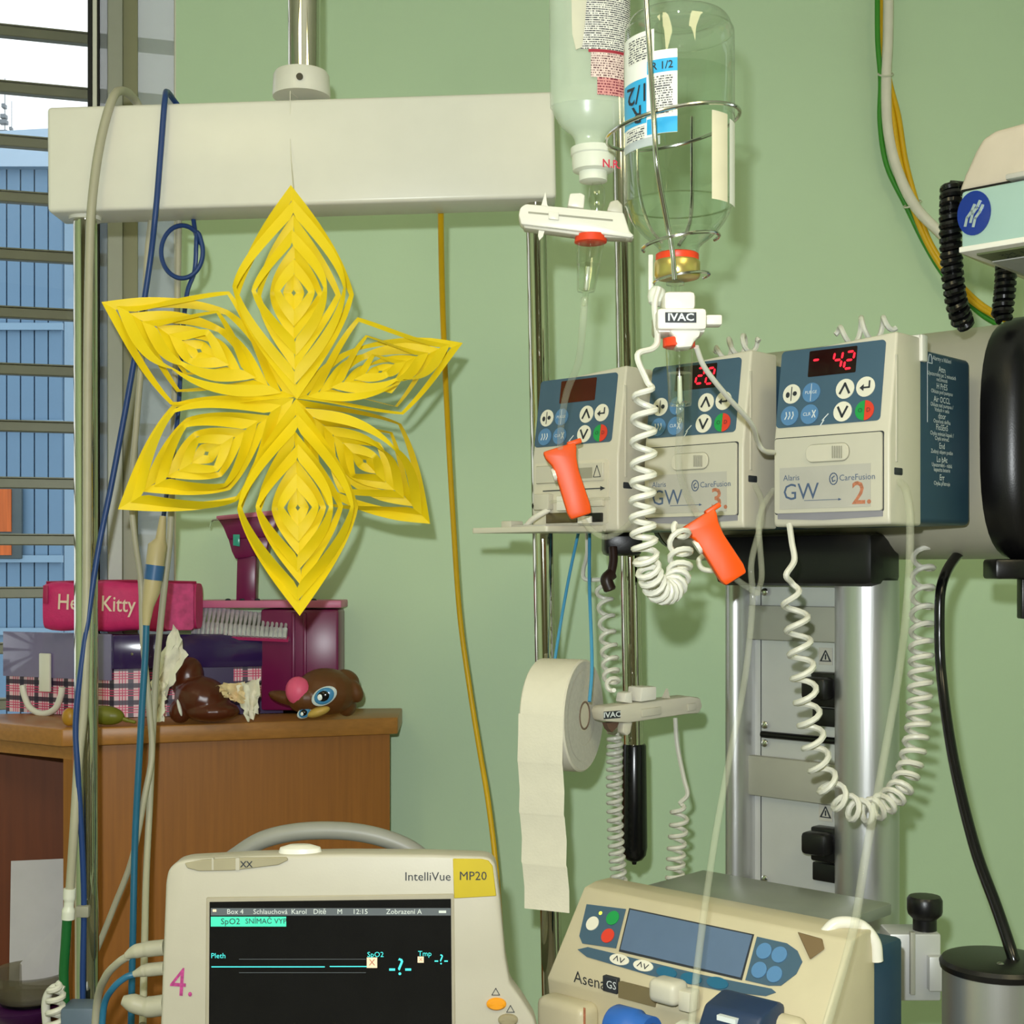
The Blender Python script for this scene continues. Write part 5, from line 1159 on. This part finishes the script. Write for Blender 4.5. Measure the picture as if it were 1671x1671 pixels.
add('upper_fold', crumple([(284, 1018), (306, 1068), (268, 1140), (250, 1100)], 2.39, .012, seed=3), TIS, ti, ang=70)
add('lower_fold', crumple([(250, 1095), (272, 1120), (268, 1178), (240, 1178)], 2.385, .01, seed=5), TIS, ti, ang=70)
t2_ = thing('tissue', 'crumpled cream tissue with an orange stain between the two brown toys', 'tissue', P(392, 1176, 2.375))
add('upper_fold', crumple([(352, 1118), (398, 1112), (400, 1150), (370, 1140)], 2.372, .012, seed=8), mat('stained_tissue', (232, 206, 160), .85, var=.12, scale=50), t2_, ang=70)
add('lower_fold', crumple([(385, 1118), (424, 1106), (420, 1165), (404, 1178)], 2.372, .012, seed=11), TIS, t2_, ang=70)

# ------------------------------------------------------------------ cables on the left pole
def cable(name, label, cat, pts, px, m, grp=None, n=8):
    z = sum(p[2] for p in pts)/len(pts)
    return tag(add(name, gtube([P(*p) for p in pts], px*z/F, 10, n), m), label, cat, grp)
og = thing('oxygen_tube', 'grey tube looped over the beam and ending in a green hose', 'tube', P(110, 1671, 1.96))
add('tube', gtube([P(*p) for p in [(236, 200, 2.06), (222, 166, 2.055), (203, 149, 2.01), (184, 160, 1.965), (163, 235, 1.952), (150, 330, 1.95), (146, 420, 1.955), (143, 600, 1.96), (142, 850, 1.965), (141, 1000, 1.965), (137, 1150, 1.965), (128, 1240, 1.965), (121, 1350, 1.96), (114, 1455, 1.96)]], 7.2*1.96/F, 12), GREYC, og)
add('connector', gtube([P(114, 1450, 1.96), P(113, 1470, 1.96), P(111, 1500, 1.96)], [.0085]*8+[.007]*4+[.009]*5, 14), MILKYW, og)
add('green_hose', gtube([P(110, 1492, 1.96), P(107, 1540, 1.96), P(104, 1600, 1.96), (P(110, 1680, 1.96)), P(118, 1760, 1.96)], 8*1.96/F, 12), mat('green_hose', (24, 96, 44), .35), og)
cable('blue_cable', 'blue cable draped over the beam and slanting down across the left pole', 'cable', [(300, 185, 2.06), (284, 164, 2.05), (273, 150, 2.01), (269, 163, 1.962), (262, 250, 1.955), (254, 346, 1.955), (243, 440, 1.975), (217, 600, 1.98), (184, 780, 1.975), (160, 900, 1.968), (138, 1050, 1.962), (124, 1170, 1.96), (127, 1260, 1.96), (134, 1380, 1.965), (137, 1480, 1.97), (135, 1600, 1.97), (136, 1760, 1.97)], 4.8, BLUEC, 'blue cables')
cc_ = thing('probe_cable', 'blue cable with a coiled loop, a beige connector and a teal lead', 'cable', P(215, 1671, 2.0), group='blue cables')
loop = [(297+34*math.cos(a), 411+43*math.sin(a), 2.02-.004*math.sin(a*.5)) for a in [math.radians(-20-i*24) for i in range(17)]]
add('cable', gtube([P(*p) for p in [(314, 345, 2.03), (319, 380, 2.028)]+[(326, 395, 2.027)]+loop+[(318, 440, 2.03), (305, 480, 2.03), (297, 560, 2.03), (290, 680, 2.03), (274, 790, 2.02), (266, 850, 2.01)]], 3.9*2/F, 9, 5), BLUEC, cc_)
cn = [P(266, 842, 2.01), P(262, 880, 2.01), P(257, 890, 2.01), P(247, 965, 2.01), P(241, 990, 2.01), P(238, 1020, 2.01)]
add('connector', gsweep(cn, [.0045, .0075, .0135, .0125, .0085, .0055], 18), mat('beige_connector', (182, 168, 126), .45), cc_)
add('connector_band', gsweep([P(253.2, 922, 2.01), P(250, 946, 2.01)], [.0137, .0134], 18), mat('blue_band', (50, 92, 140), .4), cc_)
add('lead', gtube([P(*p) for p in [(239, 1010, 2.01), (237, 1070, 2.01), (232, 1150, 2.01), (226, 1260, 2.01), (220, 1380, 2.01), (217, 1520, 2.0), (214, 1671, 2.0), (214, 1760, 2.0)]], 5.5*2/F), TEALC, cc_)
cable('grey_cable', 'grey cable dropping from the beam behind the left star points', 'cable', [(247, 355, 2.03), (240, 420, 2.03), (233, 560, 2.03), (222, 700, 2.03), (214, 800, 2.02), (220, 880, 2.02), (230, 950, 2.03), (233, 1040, 2.03), (243, 1150, 2.03), (248, 1230, 2.03), (236, 1300, 2.02), (216, 1400, 2.02), (186, 1480, 2.035), (160, 1545, 2.04), (138, 1600, 2.05), (138, 1760, 2.05)], 5, GREYC, 'grey cables')
cable('grey_cable', 'grey cable passing behind the star and the beige connector down to the monitor', 'cable', [(292, 340, 2.035), (289, 500, 2.04), (284, 680, 2.045), (278, 860, 2.045), (268, 960, 2.045), (256, 1080, 2.05), (250, 1180, 2.05), (245, 1300, 2.04), (239, 1420, 2.0), (236, 1540, 1.9), (233, 1671, 1.8)], 5.5, GREYC, 'grey cables')
cable('grey_cable', 'grey cable curving from the upper monitor plug to the pole clamp', 'cable', [(208, 1561, 1.512), (192, 1572, 1.52), (172, 1595, 1.54), (158, 1640, 1.58), (152, 1760, 1.6)], 6.5, GREYC, 'grey cables')
cable('teal_cable', 'teal cable curving from the middle monitor plug', 'cable', [(220, 1590, 1.512), (205, 1595, 1.51), (185, 1612, 1.51), (170, 1640, 1.52), (165, 1700, 1.52)], 5.5, TEALC)
tag(add('cable_clamp', join(xf(gbox(-.024, .022, -.035, .012, -.06, .03, .004), Matrix.Translation(P(139, 1668, 1.955))), ), mat('blue_grey_clamp', (92, 108, 126), .5)), 'blue-grey clamp on the left pole above the bottom edge', 'clamp')
tag(add('cable_clip', xf(gbox(-.009, .009, -.006, .006, -.008, .008, .002), Matrix.Translation(P(136, 1487, 1.965))), GREYP), 'small grey clip holding cables on the left pole', 'clip')
tag(add('coiled_hose', gcoil([P(92, 1604, 1.93), P(90, 1660, 1.93), P(92, 1760, 1.93)], .010, [0, 3, 8], .0042), CORD), 'cream coiled lead at the foot of the left pole', 'cord')
cable('cream_hose', 'thick cream hose bending beside the green hose', 'hose', [(104, 1616, 1.95), (88, 1612, 1.95), (76, 1630, 1.95), (76, 1665, 1.95), (86, 1740, 1.95)], 7, CORD)
cable('yellow_cable', 'yellow cable hanging from the beam down to the monitor corner', 'cable', [(719, 320, 2.03), (720, 400, 2.1), (723, 520, 2.2), (730, 680, 2.3), (739, 840, 2.35), (750, 1000, 2.38), (766, 1120, 2.38), (782, 1220, 2.36), (797, 1310, 2.33), (810, 1420, 2.3), (820, 1560, 2.3)], 4.6, YELC)
# cables on the wall at upper right
zw_ = 2.66
cable('white_cable', 'thick white cable curving down the wall at the upper right', 'cable', [(1450, -60, zw_), (1449, 60, zw_), (1446, 130, zw_), (1449, 210, zw_), (1464, 275, zw_), (1489, 330, zw_-.01), (1522, 368, zw_-.02), (1570, 405, zw_-.03), (1680, 450, zw_-.03)], 8.5, mat('white_cable_sheath', (226, 220, 206), .5))
GY = mat('green_cable', (58, 140, 40), .45)
cable('green_cable', 'green earth cable beside the thick white wall cable', 'cable', [(1432, -60, zw_), (1432, 60, zw_), (1437, 130, zw_+.005), (1436, 200, zw_+.01), (1447, 270, zw_+.01), (1478, 335, zw_+.01), (1510, 400, zw_+.01), (1545, 455, zw_), (1600, 512, zw_), (1660, 545, zw_)], 4.2, GY)
for i, (dx, lab_) in enumerate(((0, 'yellow cable nearest the thick white wall cable'), (9, 'yellow cable running just right of the other on the wall'))):
    cable('yellow_cable', lab_, 'cable', [(1440+dx*.4, -60, zw_+.012), (1442+dx*.5, 100, zw_+.014), (1457+dx, 190, zw_), (1468+dx, 260, zw_), (1485+dx, 325, zw_), (1512+dx*.6, 395, zw_-.005), (1548+dx, 452, zw_-.01), (1590+dx, 495, zw_-.01), (1635+dx, 520, zw_-.01), (1700, 540, zw_-.01)], 4.6, YELC, 'yellow wall cables')
for u, v, r_ in ((1445, 121, 12), (1489, 333, 14)):
    z = zw_; pts = [P(u+r_*math.cos(a), v+3*math.sin(a)+(0 if v < 200 else (r_*.35*math.cos(a)*-1)), z-.012*math.sin(a)) for a in [2*PI*i/18 for i in range(19)]]
    tag(add('cable_tie', gsweep(pts, .0018, 6), mat('milky_tie', (206, 206, 186), .5)), 'translucent cable tie on the wall cables, %s' % ('upper one' if v < 200 else 'lower one'), 'cable tie', 'cable ties')

# ------------------------------------------------------------------ device at the upper right
DO = P(1568, 407, 1.5)
dv = thing('warming_unit', 'mint-green medical device with a beige top and a blue oval badge', 'medical device', DO, RA)
D = lambda n, g, m, par=None, **kw: add(n, g, m, par or dv, local=True, **kw)
MINT = mat('pale_mint_plastic', (158, 186, 176), .4, var=.02)
D('body', gbox(0, .26, 0, .16, 0, .062, .004), MINT)
D('cover', gprism([(-.014, .066), (-.006, .085), (.006, .108), (.014, .120), (.028, .126), (.26, .138), (.26, .066)], .02, .18, .006, 3), mat('pinkish_beige_plastic', (196, 184, 166), .45))
D('seam', gbox(-.006, .26, .012, .17, .060, .067, .001), BLACKP)
D('seam_tab', gbox(.05, .085, -.004, .02, .064, .070, .002), STICK); D('base_edge', gbox(-.001, .26, -.003, .162, -.004, .002, .001), WHITEP)
bp_ = on(WM[dv.name], 1590, 348); bg = D('badge', gprism(circ(bp_.x, bp_.z, .0185, .0235, 32), -.0015, .001), mat('royal_blue_badge', (28, 52, 130), .15, var=.05), smooth=False)
D('badge_figure', join(*[xf(stroke([(-.004, -.010), (-.002, -.002), (.003, .004), (.006, .010)], .003), Matrix.Translation((bp_.x-.002+dx, -.0022, bp_.z+dz_))) for dx, dz_ in ((-.003, -.002), (.003, .001), (.006, -.004))]), mat('silver_print', (190, 206, 214), .2, .6), bg, smooth=False)
D('type_plate', gbox(.012, .25, .012, .05, -.0062, -.0042), mat('olive_type_plate', (96, 104, 70), .4), smooth=False)
D('underside', gbox(.01, .25, .055, .155, -.0065, -.0042), mat('grey_underside', (170, 170, 164), .5), smooth=False)
for i in range(2): D('type_lettering', xf(gtext('SN 18 260', .014), Matrix.Translation((.03, .028+i*.014, -.0066)) @ Matrix.Rotation(-PI/2, 4, 'X')), INK, smooth=False)
tag(add('black_coiled_cord', gcoil([P(1553, 300, 1.56), P(1551, 360, 1.56), P(1553, 430, 1.57), P(1560, 490, 1.58), P(1574, 535, 1.6)], .0088, [0, 5, 11, 16, 20], .0044, lead=[P(1600, 305, 1.57), P(1575, 303, 1.56)]), BLACKR), 'black coiled cord hanging left of the mint-green device', 'cord', 'black coiled cords')
tag(add('black_coiled_cord', gcoil([P(1642, 430, 1.72), P(1640, 470, 1.72), P(1634, 525, 1.72)], .0092, [0, 4, 9], .0046), BLACKR), 'black coiled cord emerging below the mint-green device', 'cord', 'black coiled cords')
tag(add('black_hose', gtube([P(1610, 868, 1.90), P(1566, 902, 1.82), P(1538, 950, 1.76), P(1533, 1020, 1.75), P(1537, 1110, 1.74), P(1556, 1240, 1.68), P(1590, 1380, 1.6), P(1626, 1480, 1.54), P(1652, 1558, 1.5), P(1660, 1590, 1.5)], 9*1.65/F, 14), BLACKR), 'thick black hose from the docking rail down to the aluminium post', 'hose')
tag(add('black_bracket', join(fbox(1625, 912, 1690, 945, 1.72, .05, .004), fbox(1668, 940, 1682, 1010, 1.74, .02, .002)), BLACKP), 'black bracket under the right end cap of the rail', 'bracket')
dr_ = thing('aluminium_post', 'stout aluminium post with a black lid at the lower right corner', 'post', P(1628, 1671, 1.5))
dc = P(1628, 1566, 1.5); dr_.location = (dc.x, dc.y, 0); WM[dr_.name] = Matrix.Translation((dc.x, dc.y, 0))
add('post_tube', gcyl((dc.x, dc.y, 0), (dc.x, dc.y, dc.z-.008), .057, seg=48), ALU, dr_)
add('lid', glathe([(.0555, -.012), (.059, -.010), (.060, -.004), (.057, .0), (.05, .0015), (0, .0015)], 48, Matrix.Translation(dc)), BLACKP, dr_)
add('lid_screw', glathe([(0, .0015), (.003, .001), (.004, 0)], 12, Matrix.Translation(dc+Vector((-.004, -.02, .0015)))), STEEL, dr_)
add('side_screw', glathe([(0, .003), (.004, .0025), (.0055, 0)], 14, Matrix.Translation(P(1664, 1618, 1.447)) @ Matrix.Rotation(PI/2, 4, 'X')), STEEL, dr_)
